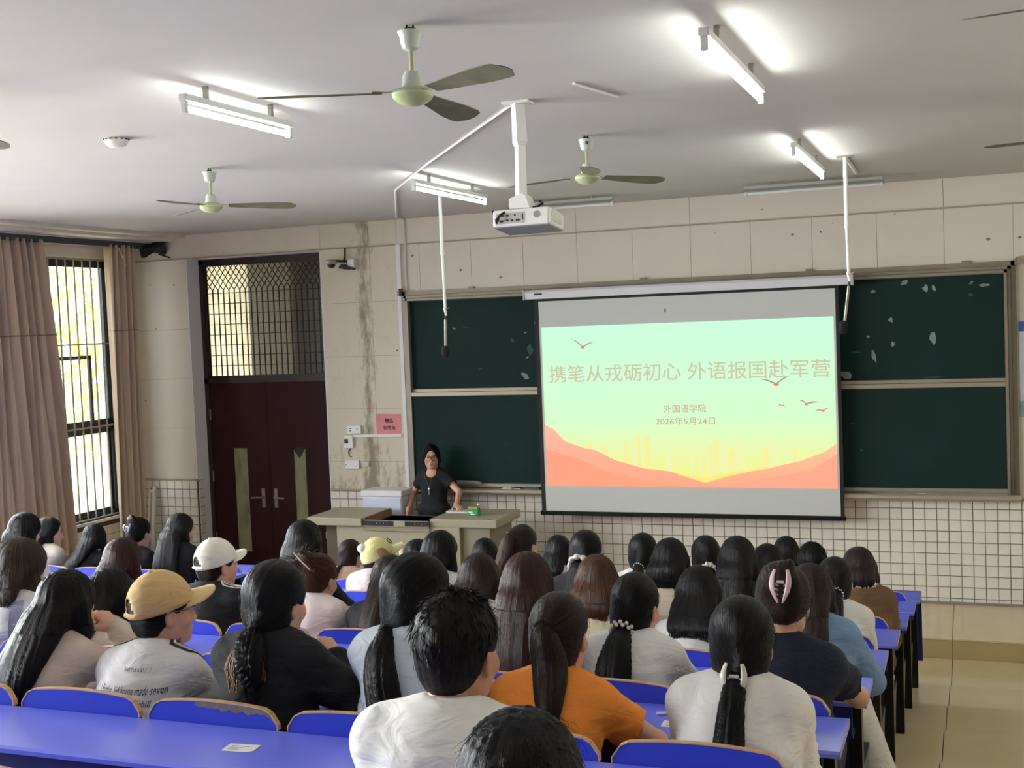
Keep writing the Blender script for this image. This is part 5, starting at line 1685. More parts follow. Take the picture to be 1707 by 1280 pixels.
def side_locks(b, s, L=.13, x=.066, y=-.012, r=.028, out=.0, fwd=0.0):
    for sd in (-1, 1):
        a = b.hp(sd * x, y, .01); 
        m = a + np.array((sd * (.006 + out), fwd * .5, -L * .55)); e = a + np.array((sd * out, -.012 + fwd, -L))
        s.cone(a, m, r + .004, r, k=.03); s.cone(m, e, r, r * .8, k=.03)
def end_strands(path, n, seed, extra=.06, rad=.0016, back=True):
    r = np.random.RandomState(seed); out = []
    m = len(path)
    for i in range(n):
        a = r.randint(int(m * .25), int(m * .85)); u = r.uniform(-1, 1)
        pts = []
        ln = r.uniform(-.01, extra)
        for j in range(a, m):
            x, y, z, rx, ry = path[j]
            pts.append((x + u * rx * .97, y - ry * math.sqrt(max(0, 1 - u * u)) * .98 - .001, z))
        x, y, z, rx, ry = path[-1]
        for q in (.35, .7, 1.0):
            pts.append((x + u * rx * (.97 - .15 * q) + r.normal() * .004, y - ry * math.sqrt(max(0, 1 - u * u)) * (1 - .4 * q), z - .03 - ln * q))
        out.append(np.array(pts))
    return strands(out, rad, seed)
def tail(b, s, pts, radii, k=.02, flat=.75):
    pts = np.array(pts, float); n = max(8, int(np.sum(np.linalg.norm(np.diff(pts, axis=0), axis=1)) / .018))
    t = np.linspace(0, 1, len(pts)); q = np.linspace(0, 1, n)
    C = np.stack([np.interp(q, t, pts[:, i]) for i in range(3)], 1)
    for _ in range(3): C[1:-1] = (C[:-2] + 2 * C[1:-1] + C[2:]) / 4
    R = np.interp(q, np.linspace(0, 1, len(radii)), radii)
    for c, r in zip(C, R):
        s.ell(c, (r, r * flat, max(.018, r * .8)), k=k)
    return np.concatenate([C, R[:, None], R[:, None] * flat], 1)
def bnd(b, lo, hi):
    return b.H + np.array(lo), b.H + np.array(hi)
def local_parent(o, parent, seat):
    o.parent = parent; o.location = (0, 0, seat); return o
def mb_part(mb, name, m, parent, seat, smooth=True):
    o = mb.build(name, m, None, smooth=smooth); o.parent = parent; o.location = (0, 0, seat); return o

def scrunchie(b, T, r, tube, m, parent, seat, name='scrunchie', bumps=9, tilt=(0, -.5, -1)):
    """ruffled hair band round the point T"""
    d = np.array(tilt, float); d /= np.linalg.norm(d)
    e1 = np.cross(d, (1, 0, 0.01)); e1 /= np.linalg.norm(e1); e2 = np.cross(d, e1)
    pts = []; rad = []
    n = bumps * 6
    for i in range(n + 1):
        a = 2 * math.pi * i / n
        pts.append(tuple(np.array(T) + (e1 * math.cos(a) + e2 * math.sin(a)) * r)); rad.append(tube * (1 + .28 * math.sin(a * bumps)))
    mb = MB(); mb.tube(pts, rad, seg=8, caps=False)
    return mb_part(mb, name, m, parent, seat)
def pearls(b, T, r, pr, n, m, parent, seat, name='pearl_band', rows=1, tilt=(0, -.5, -1)):
    d = np.array(tilt, float); d /= np.linalg.norm(d)
    e1 = np.cross(d, (1, 0, 0.01)); e1 /= np.linalg.norm(e1); e2 = np.cross(d, e1)
    mb = MB()
    for rw in range(rows):
        for i in range(n):
            a = 2 * math.pi * (i + .5 * rw) / n
            p = np.array(T) + (e1 * math.cos(a) + e2 * math.sin(a)) * r + d * pr * 1.8 * (rw - (rows - 1) / 2)
            mb.ball(tuple(p), pr, 8, 6)
    return mb_part(mb, name, m, parent, seat)
def claw(b, T, R, m, parent, seat, L=.075, name='claw_clip', ang=.28, gap=.012):
    """a claw clip: two curved jaws with teeth and a spring between; T position, R frame (x across, y outwards, z up)"""
    root = None
    mb = MB()
    for sd in (-1, 1):
        pts = []; rad = []
        for i in range(9):
            t = i / 8
            z = L * (.5 - t); x = sd * (gap * .3 + .018 * math.sin(t * math.pi * .8 + .4)) + sd * .010 * (1 - t); y = .012 * math.sin(t * math.pi) + .004
            pts.append(tuple(np.array(T) + R @ np.array((x, y, z)))); rad.append(.003 + .006 * math.sin(math.pi * min(1, t * .9 + .1)))
        mb.tube(pts, rad, seg=8, flat=.6)
        for j in range(4):
            t = .45 + .14 * j
            z = L * (.5 - t); x = sd * .016
            mb.tube([tuple(np.array(T) + R @ np.array((x, .010, z))), tuple(np.array(T) + R @ np.array((x * .2, -.012, z - .006)))], [.003, .0012], seg=5)
    mb.tube([tuple(np.array(T) + R @ np.array((-.012, .010, L * .12))), tuple(np.array(T) + R @ np.array((.012, .010, L * .12)))], .005, seg=8)
    return mb_part(mb, name, m, parent, seat)

def glasses(b, m, parent, seat, r=.0225, thick=.0018, lens=True):
    g = MB()
    for x in (-1, 1):
        c = np.array((x * .032, .101, -.002))
        pts = []
        for i in range(25):
            a = 2 * math.pi * i / 24
            pts.append(tuple(b.hp(*(c + np.array((math.cos(a) * r * 1.1, -abs(math.cos(a)) * .002 - max(0, x * math.cos(a)) * .004, math.sin(a) * r))))))
        g.tube(pts, thick, seg=6, caps=False)
        g.tube([tuple(b.hp(x * .056, .094, .006)), tuple(b.hp(x * .074, .06, .006)), tuple(b.hp(x * .081, -.005, .004)), tuple(b.hp(x * .078, -.02, -.012))], thick * .9, seg=6)
    g.tube([tuple(b.hp(-.009, .102, .003)), tuple(b.hp(0, .105, .006)), tuple(b.hp(.009, .102, .003))], thick, seg=6)
    o = mb_part(g, 'glasses', m, parent, seat)
    if lens:
        for x in (-1, 1):
            l = MB(); c = (x * .032, .100, -.002); vs = [tuple(b.hp(*c))]
            for i in range(16):
                a = 2 * math.pi * i / 16
                vs.append(tuple(b.hp(c[0] + math.cos(a) * r * 1.08, c[1] - abs(math.cos(a)) * .002, c[2] + math.sin(a) * r)))
            l.add(vs, [(0, i + 1, (i + 1) % 16 + 1) for i in range(16)])
            lo = l.build('lens', M_glass, None); lo.parent = o
    return o
M_eyew = mat('eye_white', '#d9d2ca', rough=.25); M_iris = mat('eye_iris', '#1a100c', rough=.15); M_lip = mat('lips', '#a85a52', rough=.45); M_brow = mat('brow', '#1d1512', rough=.8)
def face(b, parent, seat):
    for x in (-1, 1):
        e = MB(); n = 10
        e.ball((0, 0, 0), (.0125, .008, .0065), 12, 8)
        o = MB().add([tuple(b.hp(x * .031 + v[0], .0805 + v[1], .0 + v[2])) for v in e.v], e.f).build('eye', M_eyew, None, smooth=True); local_parent(o, parent, seat)
        e2 = MB().ball((0, 0, 0), (.0055, .0035, .0055), 10, 7)
        i2 = MB().add([tuple(b.hp(x * .031 + v[0], .0868 + v[1], .0 + v[2])) for v in e2.v], e2.f).build('iris', M_iris, None, smooth=True); i2.parent = o
        mb = MB().tube([tuple(b.hp(x * .016, .092, .020)), tuple(b.hp(x * .031, .091, .025)), tuple(b.hp(x * .048, .080, .020))], [.0025, .0028, .0012], seg=6)
        mb_part(mb, 'eyebrow', M_brow, parent, seat)
        lid = MB().tube([tuple(b.hp(x * .018, .0865, .003)), tuple(b.hp(x * .031, .0895, .0078)), tuple(b.hp(x * .044, .083, .003))], [.0012, .0018, .0012], seg=6)
        mb_part(lid, 'eyelid', M_brow, parent, seat)
    mb = MB().tube([tuple(b.hp(-.021, .085, -.071)), tuple(b.hp(-.008, .0925, -.067)), tuple(b.hp(0, .0935, -.0685)), tuple(b.hp(.008, .0925, -.067)), tuple(b.hp(.021, .085, -.071))], [.001, .004, .0045, .004, .001], seg=8)
    mb.tube([tuple(b.hp(-.018, .085, -.073)), tuple(b.hp(0, .0915, -.0775)), tuple(b.hp(.018, .085, -.073))], [.001, .0055, .001], seg=8)
    mb_part(mb, 'lips', M_lip, parent, seat)

def cap(b, m, parent, seat, up=12, brim=.082, r=(.0875, .106, .114), strap_m=None, name='cap', ctr=(0, -.012, .014), brim_m=None, tiltR=None, wide=.070):
    R = b.Rh @ rotm(pitch=-up) if tiltR is None else tiltR
    c0 = b.hp(*ctr)
    def W(p): return c0 + R @ np.array(p, float)
    na, nl = 56, 16
    P = []; Q = []; id_ = {}
    for j in range(nl + 1):
        la = math.radians(2 + 92 * j / nl)
        for i in range(na):
            az = 2 * math.pi * i / na
            q = np.array((r[0] * math.sin(la) * math.sin(az), r[1] * math.sin(la) * math.cos(az), r[2] * math.cos(la) * (1.0 if math.cos(la) > 0 else .6)))
            seam = abs(((az * 6 / (2 * math.pi)) % 1) - .5)
            q *= 1 - .010 * max(0, (seam - .46) / .04)
            P.append(W(q))
    F = []
    for j in range(nl):
        for i in range(na):
            az = 2 * math.pi * (i + .5) / na; la = math.radians(2 + 92 * (j + .5) / nl)
            back = abs(abs(az - math.pi)) < .40
            zz = r[2] * math.cos(la)
            arch = .050 * math.sqrt(max(0, 1 - ((az - math.pi) / .40) ** 2))
            if back and .012 < zz < .012 + arch and strap_m is not False: continue
            i2 = (i + 1) % na
            F.append((j * na + i, (j + 1) * na + i, (j + 1) * na + i2, j * na + i2))
    P.append(W((0, 0, r[2]))); 
    mb = MB(); mb.add([tuple(p) for p in P], F + [(len(P) - 1, i, (i + 1) % na) for i in range(na)])
    o = mb_part(mb, name, m, parent, seat)
    md = o.modifiers.new('t', 'SOLIDIFY'); md.thickness = .003; md.offset = 1
    bt = MB().ball(tuple(W((0, 0, r[2] + .003))), (.009, .009, .006), 10, 6).build('button', m, None, smooth=True); bt.parent = o
    sm = MB()
    for kk in range(6):
        az = (kk + .0) * math.pi / 3
        pts = [tuple(W((r[0] * 1.012 * math.sin(l) * math.sin(az), r[1] * 1.012 * math.sin(l) * math.cos(az), r[2] * 1.012 * math.cos(l)))) for l in np.linspace(.05, 1.5 if kk != 3 else .75, 12)]
        sm.tube(pts, .0016, seg=5)
    so = sm.build('seams', m, None, smooth=True); so.parent = o
    # brim
    bv = []; bf = []; nb, nr = 24, 6
    for layer in (0, -.006):
        for j in range(nr + 1):
            t = j / nr
            for i in range(nb + 1):
                a = -1.0 + 2.0 * i / nb
                az = a * 1.02
                x = (wide) * math.sin(az) / math.sin(1.02); y0 = r[1] * math.sqrt(max(0, 1 - (x / r[0]) ** 2)) - .004
                ext = brim * math.sqrt(max(0, 1 - (abs(a)) ** 3.2))
                y = y0 + ext * t
                z = .012 - .026 * a * a - .010 * t * (ext / brim) + layer
                bv.append(tuple(W((x, y, z))))
    n1 = (nr + 1) * (nb + 1)
    for j in range(nr):
        for i in range(nb):
            a_ = j * (nb + 1) + i
            bf.append((a_, a_ + 1, a_ + nb + 2, a_ + nb + 1)); bf.append((n1 + a_, n1 + a_ + nb + 1, n1 + a_ + nb + 2, n1 + a_ + 1))
    for i in range(nb):
        a_ = nr * (nb + 1) + i; bf.append((a_, a_ + 1, n1 + a_ + 1, n1 + a_))
    br = MB().add(bv, bf).build('brim', brim_m or m, None, smooth=True); br.parent = o
    st = MB(); pts = [tuple(W((r[0] * 1.02 * math.sin(az), r[1] * 1.02 * math.cos(az), .004))) for az in np.linspace(math.pi - .5, math.pi + .5, 12)]
    st.tube(pts, .009, seg=6, flat=.35)
    if strap_m is not False:
        sp = st.build('strap', strap_m or m, None, smooth=True); sp.parent = o
    return o, W

def drape(pts2, PQ, parent, seat, m, name, direction, plane, off=.0025, thick=None):
    """lay a polygon patch onto a garment: pts2 list of 2-d points subdivided, cast along `direction` from `plane(u,v)`"""
    bv = BVHTree.FromPolygons([tuple(p) for p in PQ[0]], [tuple(int(i) for i in q) for q in PQ[1]])
    V = []; ok = []
    for (u, v) in pts2[0]:
        o = Vector(plane(u, v)); hit = bv.ray_cast(o, Vector(direction))
        if hit[0] is None:
            V.append(tuple(o + Vector(direction) * .3)); ok.append(False)
        else:
            V.append(tuple(hit[0] + hit[1] * off if hit[1].dot(Vector(direction)) < 0 else hit[0] - hit[1] * off)); ok.append(True)
    F = [f for f in pts2[1] if all(ok[i] for i in f)]
    mb = MB(); mb.add(V, F)
    o = mb.build(name, m, None, smooth=True); o.parent = parent; o.location = (0, 0, 0) if parent.location.length else (0, 0, seat)
    return o
def ribbon(line, w, n=30):
    """2-d strip along a polyline -> (points, faces)"""
    L = np.array(line, float); t = np.linspace(0, 1, len(L)); q = np.linspace(0, 1, n)
    C = np.stack([np.interp(q, t, L[:, 0]), np.interp(q, t, L[:, 1])], 1)
    d = np.gradient(C, axis=0); d /= np.linalg.norm(d, axis=1, keepdims=True); nn = np.stack([-d[:, 1], d[:, 0]], 1)
    pts = []; 
    for c, e in zip(C, nn): pts += [tuple(c - e * w / 2), tuple(c + e * w / 2)]
    return pts, [(2 * i, 2 * i + 1, 2 * i + 3, 2 * i + 2) for i in range(n - 1)]
def text_patch(s, w, hgt, cx, cz):
    cu = bpy.data.curves.new('tmp_text', 'FONT'); cu.body = s; cu.size = 1; cu.align_x = 'CENTER'; cu.align_y = 'CENTER'; cu.resolution_u = 2
    t = bpy.data.objects.new('tmp_text', cu); COL.objects.link(t); bpy.context.view_layer.update()
    me = bpy.data.meshes.new_from_object(t.evaluated_get(bpy.context.evaluated_depsgraph_get())); bpy.data.objects.remove(t, do_unlink=True)
    bm = bmesh.new(); bm.from_mesh(me); bmesh.ops.triangulate(bm, faces=bm.faces); bm.to_mesh(me); bm.free()
    co = np.array([v.co[:2] for v in me.vertices]); mn, mx = co.min(0), co.max(0)
    co = (co - (mn + mx) / 2) / (mx - mn) * np.array((w, hgt)) + np.array((cx, cz))
    fs = [tuple(p.vertices) for p in me.polygons]
    return [tuple(c) for c in co], fs
# ---------------------------------------------------------------- hair styles
M_pearl = mat('pearl', '#d8d4cc', rough=.25); M_tie = mat('hair_tie', '#1a1718', rough=.7)
def do_hair(b, st, c, parent, seat, h, seed, o):
    lo, hi = bnd(b, (-.16, -.22, -.20), (.16, .14, .16))
    near = h < .0085
    if st in ('long', 'bob'):
        L = o.get('L', .42 if st == 'long' else .16); w0 = o.get('w0', .074); w1 = o.get('w1', .080 if st == 'long' else .070)
        lo = np.minimum(lo, b.H + np.array((-.24, -.30, -L - .14))); hi = np.maximum(hi, b.H + np.array((.24, .16, .16)))
        s = SDF(lo, hi, h)
        shell(b, s, g=o.get('g', .004), face=o.get('face', True))
        path = fall(b, s, L, w0, w1, th0=o.get('th0', .052), th1=o.get('th1', .024), x1=o.get('x1', 0), x0=o.get('x0', 0))
        if o.get('locks', True): side_locks(b, s, L=o.get('lockL', .15 if st == 'long' else .12), r=.026, out=o.get('out', .004))
        if o.get('face', True): s.ell(b.hp(0, .128, -.055), (.074, .080, .120), R=b.Rh, k=.01, op='cut')
        ex = end_strands(path, (150 if near else 40), seed, extra=o.get('rag', .05), rad=.0016 if near else .0022)
        return hair_obj(b, s, c, parent, seat, h, seed=seed, extra=ex, amp=o.get('amp', .003))
    if st in ('low', 'mid', 'high'):
        T0 = {'low': (0, -.098, -.070), 'mid': (0, -.112, -.02), 'high': (0, -.112, .045)}[st]
        T0 = o.get('T', T0)
        T = b.hp(*T0)
        s = SDF(lo, hi, h)
        shell(b, s, g=o.get('g', 0.0), ears=o.get('ears', True), nape=o.get('nape', -.045), fz=o.get('fz', .118), fx=o.get('fx', .080))
        s.cone(b.hp(0, -.05, T0[2] * .6), T, .055, .020, k=.04)
        if o.get('locks'): side_locks(b, s, L=.095, x=.070, y=.012, r=.016)
        sc = hair_obj(b, s, c, parent, seat, h, axis=T, seed=seed, amp=.0018, freq=12)
        L = o.get('L', .28); out = o.get('out', .03)
        r_ = o.get('r', .030) * o.get('flat', .7)
        pts = []
        for t in np.linspace(.12, 1, 8):
            z = T[2] - L * t; x = T[0] + o.get('dx', 0) * t
            pts.append(np.array((x, min(T[1] - out * math.sin(min(1, t * 2) * math.pi) * .8, b.surf(x, z, T[1]) - r_ * .75), z)))
        m1 = T + np.array((o.get('dx', 0) * .1, -out, -.01))
        r = o.get('r', .030)
        aa = np.array([T, m1] + pts); lo2 = aa.min(0) - .10; hi2 = aa.max(0) + .10
        s2 = SDF(lo2, hi2, h)
        pth = tail(b, s2, [T, m1] + pts, o.get('prof', [r * .55, r * .9, r, r * .95, r * .5]), flat=o.get('flat', .7))
        path = np.stack([pth[:, 0], pth[:, 1], pth[:, 2], pth[:, 3], pth[:, 4]], 1)
        ex = end_strands(path, (110 if near else 30), seed + 5, extra=o.get('rag', .05), rad=.0015 if near else .002)
        P, Q = s2.mesh(); P = relax(P, Q, 1); Nn = vnormals(P, Q)
        cx = np.interp(-P[:, 2], -path[::1, 2], path[:, 0]) if path[0, 2] > path[-1, 2] else path[:, 0].mean()
        cy = np.interp(-P[:, 2], -path[:, 2], path[:, 1])
        u = np.arctan2(P[:, 0] - cx, -(P[:, 1] - cy)); v = P[:, 2] * 3
        gr = vnoise(u * 7 + vnoise(v * 2, seed), seed + 2) - .5 + .5 * (vnoise(u * 17 + v * .5, seed + 4) - .5)
        P = P + Nn * (gr * o.get('tamp', .006))[:, None]
        uv = np.stack([u * .6, v], 1)
        if len(ex[0]):
            uv = np.concatenate([uv, np.stack([ex[0][:, 0] * 9, ex[0][:, 2] * 3], 1)]); Q = np.concatenate([Q, ex[1] + len(P)]); P = np.concatenate([P, ex[0]])
        to = np_obj('ponytail', P, Q, hair_mat(o.get('tc', c)), parent, uv=uv); to.location = (0, 0, seat)
        tk = o.get('tie', 'plain'); d = (m1 - T)
        if tk == 'plain': scrunchie(b, T + d * .15, r * .62, .0055, M_tie, parent, seat, name='hair_tie', bumps=3, tilt=d)
        elif tk == 'pearl': pearls(b, T + d * .1, r * .75, .0075, 11, M_pearl, parent, seat, rows=2, tilt=d)
        elif tk == 'white': scrunchie(b, T + d * .1, r * .9, .013, mat('scrunchie_white', '#d8d3c8', rough=.9, bump=.3, bscale=150), parent, seat, tilt=d)
        elif tk == 'claw': claw(b, T + np.array((0, -.030, .0)), frame((0, -1, .1), (0, 0, 1)), o.get('cm', M_pearl), parent, seat, L=o.get('cl', .07))
        elif tk == 'sparkle': pearls(b, T + d * .1, r * .8, .005, 14, mat('sparkle', '#c9ccd2', rough=.1, metal=.9), parent, seat, name='sparkly_clip', rows=2, tilt=d)
        elif tk == 'dot': 
            mb = MB().ball(tuple(T + np.array((0, -.012, .006))), .009, 10, 8); mb_part(mb, 'hair_bead', M_pearl, parent, seat)
            scrunchie(b, T + d * .15, r * .62, .005, M_tie, parent, seat, name='hair_tie', bumps=3, tilt=d)
        return sc
    if st == 'bun':
        T0 = o.get('T', (0, -.110, .055)); T = b.hp(*T0)
        s = SDF(lo - .06, hi + .06, h)
        shell(b, s, ears=True, nape=-.02)
        R_ = o.get('r', .040)
        s.ell(T, (R_ * 1.15, R_ * .9, R_), R=b.Rh, k=.025)
        r = np.random.RandomState(seed)
        for i in range(o.get('lumps', 7)):
            a = r.uniform(0, 6.28); s.ell(T + b.Rh @ np.array((math.cos(a) * R_ * .8, -.01, math.sin(a) * R_ * .8)), (R_ * .45, R_ * .4, R_ * .45), k=.012)
        paths = []
        for i in range(o.get('mess', 40)):
            a = r.uniform(0, 6.28); d = b.Rh @ np.array((math.cos(a), -.4 + r.normal() * .4, math.sin(a) * .9)); st_ = T + d * R_ * .8
            q = [st_]; dd = d.copy()
            for j in range(5):
                dd = dd + r.normal(size=3) * .35 + np.array((0, 0, -.15)); q.append(q[-1] + dd / np.linalg.norm(dd) * .014)
            paths.append(np.array(q))
        ex = strands(paths, .0018, seed)
        return hair_obj(b, s, c, parent, seat, h, axis=T, seed=seed, extra=ex, amp=.0025)
    if st == 'updo':
        s = SDF(lo - .04, hi + .04, h)
        shell(b, s, g=o.get('g', .004), ears=True, nape=-.005)
        for z, r in ((-.03, .038), (.01, .044), (.05, .040), (.085, .030)):
            s.ell(b.hp(.012, -.088, z), (r * 1.25, r * .75, r), R=b.Rh, k=.025)
        s.ell(b.hp(-.03, -.070, .06), (.04, .045, .06), R=b.Rh, k=.03)
        s.cone(b.hp(0, -.05, .10), b.hp(.03, -.075, .125), .03, .018, k=.03)
        return hair_obj(b, s, c, parent, seat, h, axis=b.hp(0, -.12, .03), seed=seed, amp=.003)
    if st == 'short':
        s = SDF(lo, hi, h)
        g = o.get('g', .004)
        s.ell(b.hp(0, -.014, .034), (.079 + g, .099 + g, .092 + g), R=b.Rh, k=0)
        s.ell(b.hp(0, -.046, -.030), (.062, .052, .058), R=b.Rh, k=.03)
        s.ell(b.hp(0, .122, -.045), (.085, .085, .11), R=b.Rh, k=.014, op='cut')
        for x in (-1, 1): s.ell(b.hp(x * .088, .018, -.050), (.034, .045, .060), R=b.Rh, k=.008, op='cut')
        r = np.random.RandomState(seed); paths = []
        for i in range(700):
            a = r.uniform(0, 6.28); la = r.uniform(0, 1.9)
            n = np.array((math.sin(la) * math.sin(a), math.sin(la) * math.cos(a), math.cos(la)))
            if n[1] > .35 and n[2] < .45: continue
            if n[2] < -.25 and n[1] > -.5: continue
            p = np.array((0, -.014, .034)) + n * np.array((.080 + g, .100 + g, .093 + g)) * .985
            tg = np.cross(n, (0, .3, 1)); tg = np.cross(tg, n); tg = tg / (np.linalg.norm(tg) + 1e-6) * -1 + r.normal(size=3) * .25
            q = [b.hp(*p)]
            for j in range(3): q.append(b.hp(*(p + (tg * .007 + n * .0004) * (j + 1))))
            paths.append(np.array(q))
        ex = strands(paths, .0016, seed)
        return hair_obj(b, s, c, parent, seat, h, seed=seed, extra=ex, amp=.0015)
    if st == 'nape':      # what shows under a cap
        s = SDF(lo, hi, h)
        s.ell(b.hp(0, -.016, .02), (.0785, .0985, .088), R=b.Rh, k=0)
        s.ell(b.hp(0, -.048, -.035), (.068, .054, .060), R=b.Rh, k=.03)
        s.ell(b.hp(0, .125, -.05), (.085, .085, .12), R=b.Rh, k=.012, op='cut')
        for x in (-1, 1): s.ell(b.hp(x * .088, .022, -.042), (.028, .035, .045), R=b.Rh, k=.008, op='cut')
        return hair_obj(b, s, c, parent, seat, h, seed=seed, amp=.002, axis=b.hp(0, -.12, -.01))

# ---------------------------------------------------------------- one student
ARMS = {
 'write': {-1: ((-.09, .43, .235), (-.45, -.2, -.85)), 1: ((.09, .43, .235), (.45, -.2, -.85))},
 'fold': {-1: ((.02, .43, .235), (-.9, .1, -.35)), 1: ((-.02, .40, .245), (.9, .1, -.35))},
 'lap': {-1: ((-.08, .24, .15), (-.7, -.5, -.3)), 1: ((.08, .24, .15), (.7, -.5, -.3))},
 'tight': {-1: ((-.03, .42, .235), (-.45, -.1, -.85)), 1: ((.05, .42, .240), (.32, -.2, -.9))},
 'midR': {-1: ((-.02, .42, .235), (-.5, .0, -.8)), 1: ((.08, .42, .240), (.62, -.05, -.7))},
 'wideR': {-1: ((-.02, .42, .235), (-.9, .0, -.4)), 1: ((.08, .42, .240), (.9, -.05, -.45))},
}
TREADS = {}
def student(label, row, X, dy, dz, yaw=0, pitch=10, roll=0, hair='long', hc='black', ho=None, shirt='#d8d5cf', sleeve='long', g=.010, loose=.0,
            arms='write', w=1.0, tone='#cf9f83', pants='#20242e', shoes='#d8d5d0', legs=None, wr=.008, collar=0.0, sx=0.0, seed=None, hand=(25, 25), glasses_m=None,
            facey=False, hook=None, cut=None, nk=-.108):
    seed = seed if seed is not None else int(abs(X) * 1000) % 977 + row * 31
    hipY = row_y(row + 1) + .20; zt = tread_z(row + 1); seat = .436
    root = thing('person', label, 'person', (X - sx, hipY, zt), group='seated students')
    near = row >= 6; midr = row == 5
    h = .011 if near else (.0135 if midr else .017); hh = .0058 if near else (.0068 if midr else .0085); hr = .0062 if near else (.0078 if midr else .0095)
    A = {}
    for s in (-1, 1):
        a = ARMS[arms][s] if isinstance(arms, str) else arms.get(s, ARMS['write'][s])
        A[s] = a
    b = Body((sx, dy, dz + .014), (0, 0, .105), w=w, yaw=yaw, pitch=pitch, roll=roll, arms=A, asc=1.0 if w < 1.1 else 1.08, seed=seed, nk=nk)
    ho = ho or {}
    bo = build_skin(b, h, hh, tone, hand=hand, parent=root, seat=seat)
    so, P, Q, Nn = build_shirt(b, h, cloth(shirt) if isinstance(shirt, str) else shirt, sleeve, g, root, seat, seed, wr=wr, loose=loose, collar=collar)
    b.bvh = BVHTree.FromPolygons([tuple(map(float, p)) for p in P], [tuple(int(i) for i in q) for q in Q])
    build_legs(root, seat, cloth(pants), mat('shoe_' + shoes[1:], shoes, rough=.6), w=w, **(legs or {}))
    do_hair(b, hair, hc, root, seat, hr, seed, ho)
    if glasses_m: glasses(b, glasses_m, root, seat)
    if facey: face(b, root, seat)
    if hook: hook(b, root, seat, so, P, Q)
    return root, b

M_gl_dark = mat('glasses_dark', '#1c1216', rough=.25)
M_gl_wire = mat('glasses_wire', '#8d8f98', rough=.2, metal=.9)

# ---- hooks for individual looks
M_cream = None
def h_tancap(b, root, seat, so, P, Q):
    m = cloth('#d3b078', rough=.8); m2 = cloth('#e0c390', rough=.8)
    cap(b, m, root, seat, up=14, brim=.085, brim_m=m2)
    dk = cloth('#1a1a1c'); wh = cloth('#e6e4de')
    # dark ribbed neckband
    N = b.N
    scrunchie(b, N + np.array((0, .004, .020)), .068, .010, cloth('#2a1c1c'), root, seat, name='neckband', bumps=1, tilt=(0, .3, 1))
    mb = MB().tube([tuple(N + np.array((.062 * math.sin(a), .02 + .062 * math.cos(a) * .9, .040 + .012 * math.cos(a)))) for a in np.linspace(0, 6.283, 30)], .0016, seg=5, caps=False)
    mb_part(mb, 'cord_necklace', mat('cord_brown', '#2b1a14', rough=.7), root, seat)
    # raglan stripes over the shoulders: cast down
    for sd in (-1, 1):
        S0, (E, W) = b.S[sd], b.arm[sd]
        for i, (o, w, m_) in enumerate(((-.016, .012, dk), (.0, .008, wh), (.014, .010, dk))):
            line = [(N[0] + sd * .060, N[1] + .015 + o), ((N[0] + S0[0]) / 2 + sd * .02, S0[1] + .015 + o), (S0[0] + sd * .02, S0[1] + .018 + o), (S0[0] * .35 + E[0] * .65 + sd * .02, S0[1] * .35 + E[1] * .65 + .012 + o)]
            drape(ribbon(line, w, 40), (P, Q), so, seat, m_, 'stripe', (0, 0, -1), lambda u, v: (u, v, 1.2), off=.002 + .0006 * i)
    ink = mat('print_black', '#141416', rough=.8)
    z = b.B(.97)[2]
    drape(text_patch('BATTLE KID▯▯', .085, .013, .03, z + .0), (P, Q), so, seat, ink, 'print', (0, 1, 0), lambda u, v: (u, -1, v), off=.002)
    drape(text_patch('s Battke kid house made seven', .22, .024, .02, z - .052), (P, Q), so, seat, ink, 'print', (0, 1, 0), lambda u, v: (u, -1, v), off=.002)
    drape(text_patch('kid just chill', .10, .022, .05, z - .09), (P, Q), so, seat, ink, 'print', (0, 1, 0), lambda u, v: (u, -1, v), off=.002)
def h_whitecap(b, root, seat, so, P, Q):
    cap(b, cloth('#e0ddcf', rough=.8), root, seat, up=16, brim=.065)
    wh = cloth('#e8e6e0')
    for sd in (1,):
        N, S0, (E, W) = b.N, b.S[sd], b.arm[sd]
        for o in (-.022, .0, .022):
            line = [(N[0] + sd * .050, N[1] + o * .6), ((N[0] + S0[0]) / 2 + sd * .02, S0[1] + o), (S0[0] + sd * .01, S0[1] + .01 + o), (S0[0] * .3 + E[0] * .7 + sd * .02, S0[1] * .3 + E[1] * .7 + o)]
            drape(ribbon(line, .010, 40), (P, Q), so, seat, wh, 'stripe', (0, 0, -1), lambda u, v: (u, v, 1.2), off=.0025)
def h_yellowcap(b, root, seat, so, P, Q):
    m = cloth('#ddd292', rough=.85)
    o, W = cap(b, m, root, seat, up=24, brim=.080, strap_m=False)
    mb = MB().ball(tuple(W((-.005, -.075, .085))), .030, 16, 12)
    po = mb.build('pompom', mat('pompom', '#e8e6e2', rough=1, bump=1.0, bscale=90), None, smooth=True); po.parent = o
    for sd in (1, -1):
        e = MB(); e.ball((0, 0, 0), (.010, .030, .045), 16, 10)
        Re = rotm(roll=-sd * 20, pitch=-25)
        vs = [tuple(W(np.array((sd * .092, .012, .022)) + Re @ np.array(v))) for v in e.v]
        eo = MB().add(vs, e.f).build('ear_flap', cloth('#8d6a48'), None, smooth=True); eo.parent = o
    pts = [tuple(W((.030 + .020 * math.cos(a), .098 - .010 * math.sin(a) - .010 * math.cos(a), .058 + .020 * math.sin(a)))) for a in np.linspace(0, 6.283, 24)]
    r = MB().tube(pts, .0028, seg=6, caps=False).build('dark_ring', M_black, None, smooth=True); r.parent = o
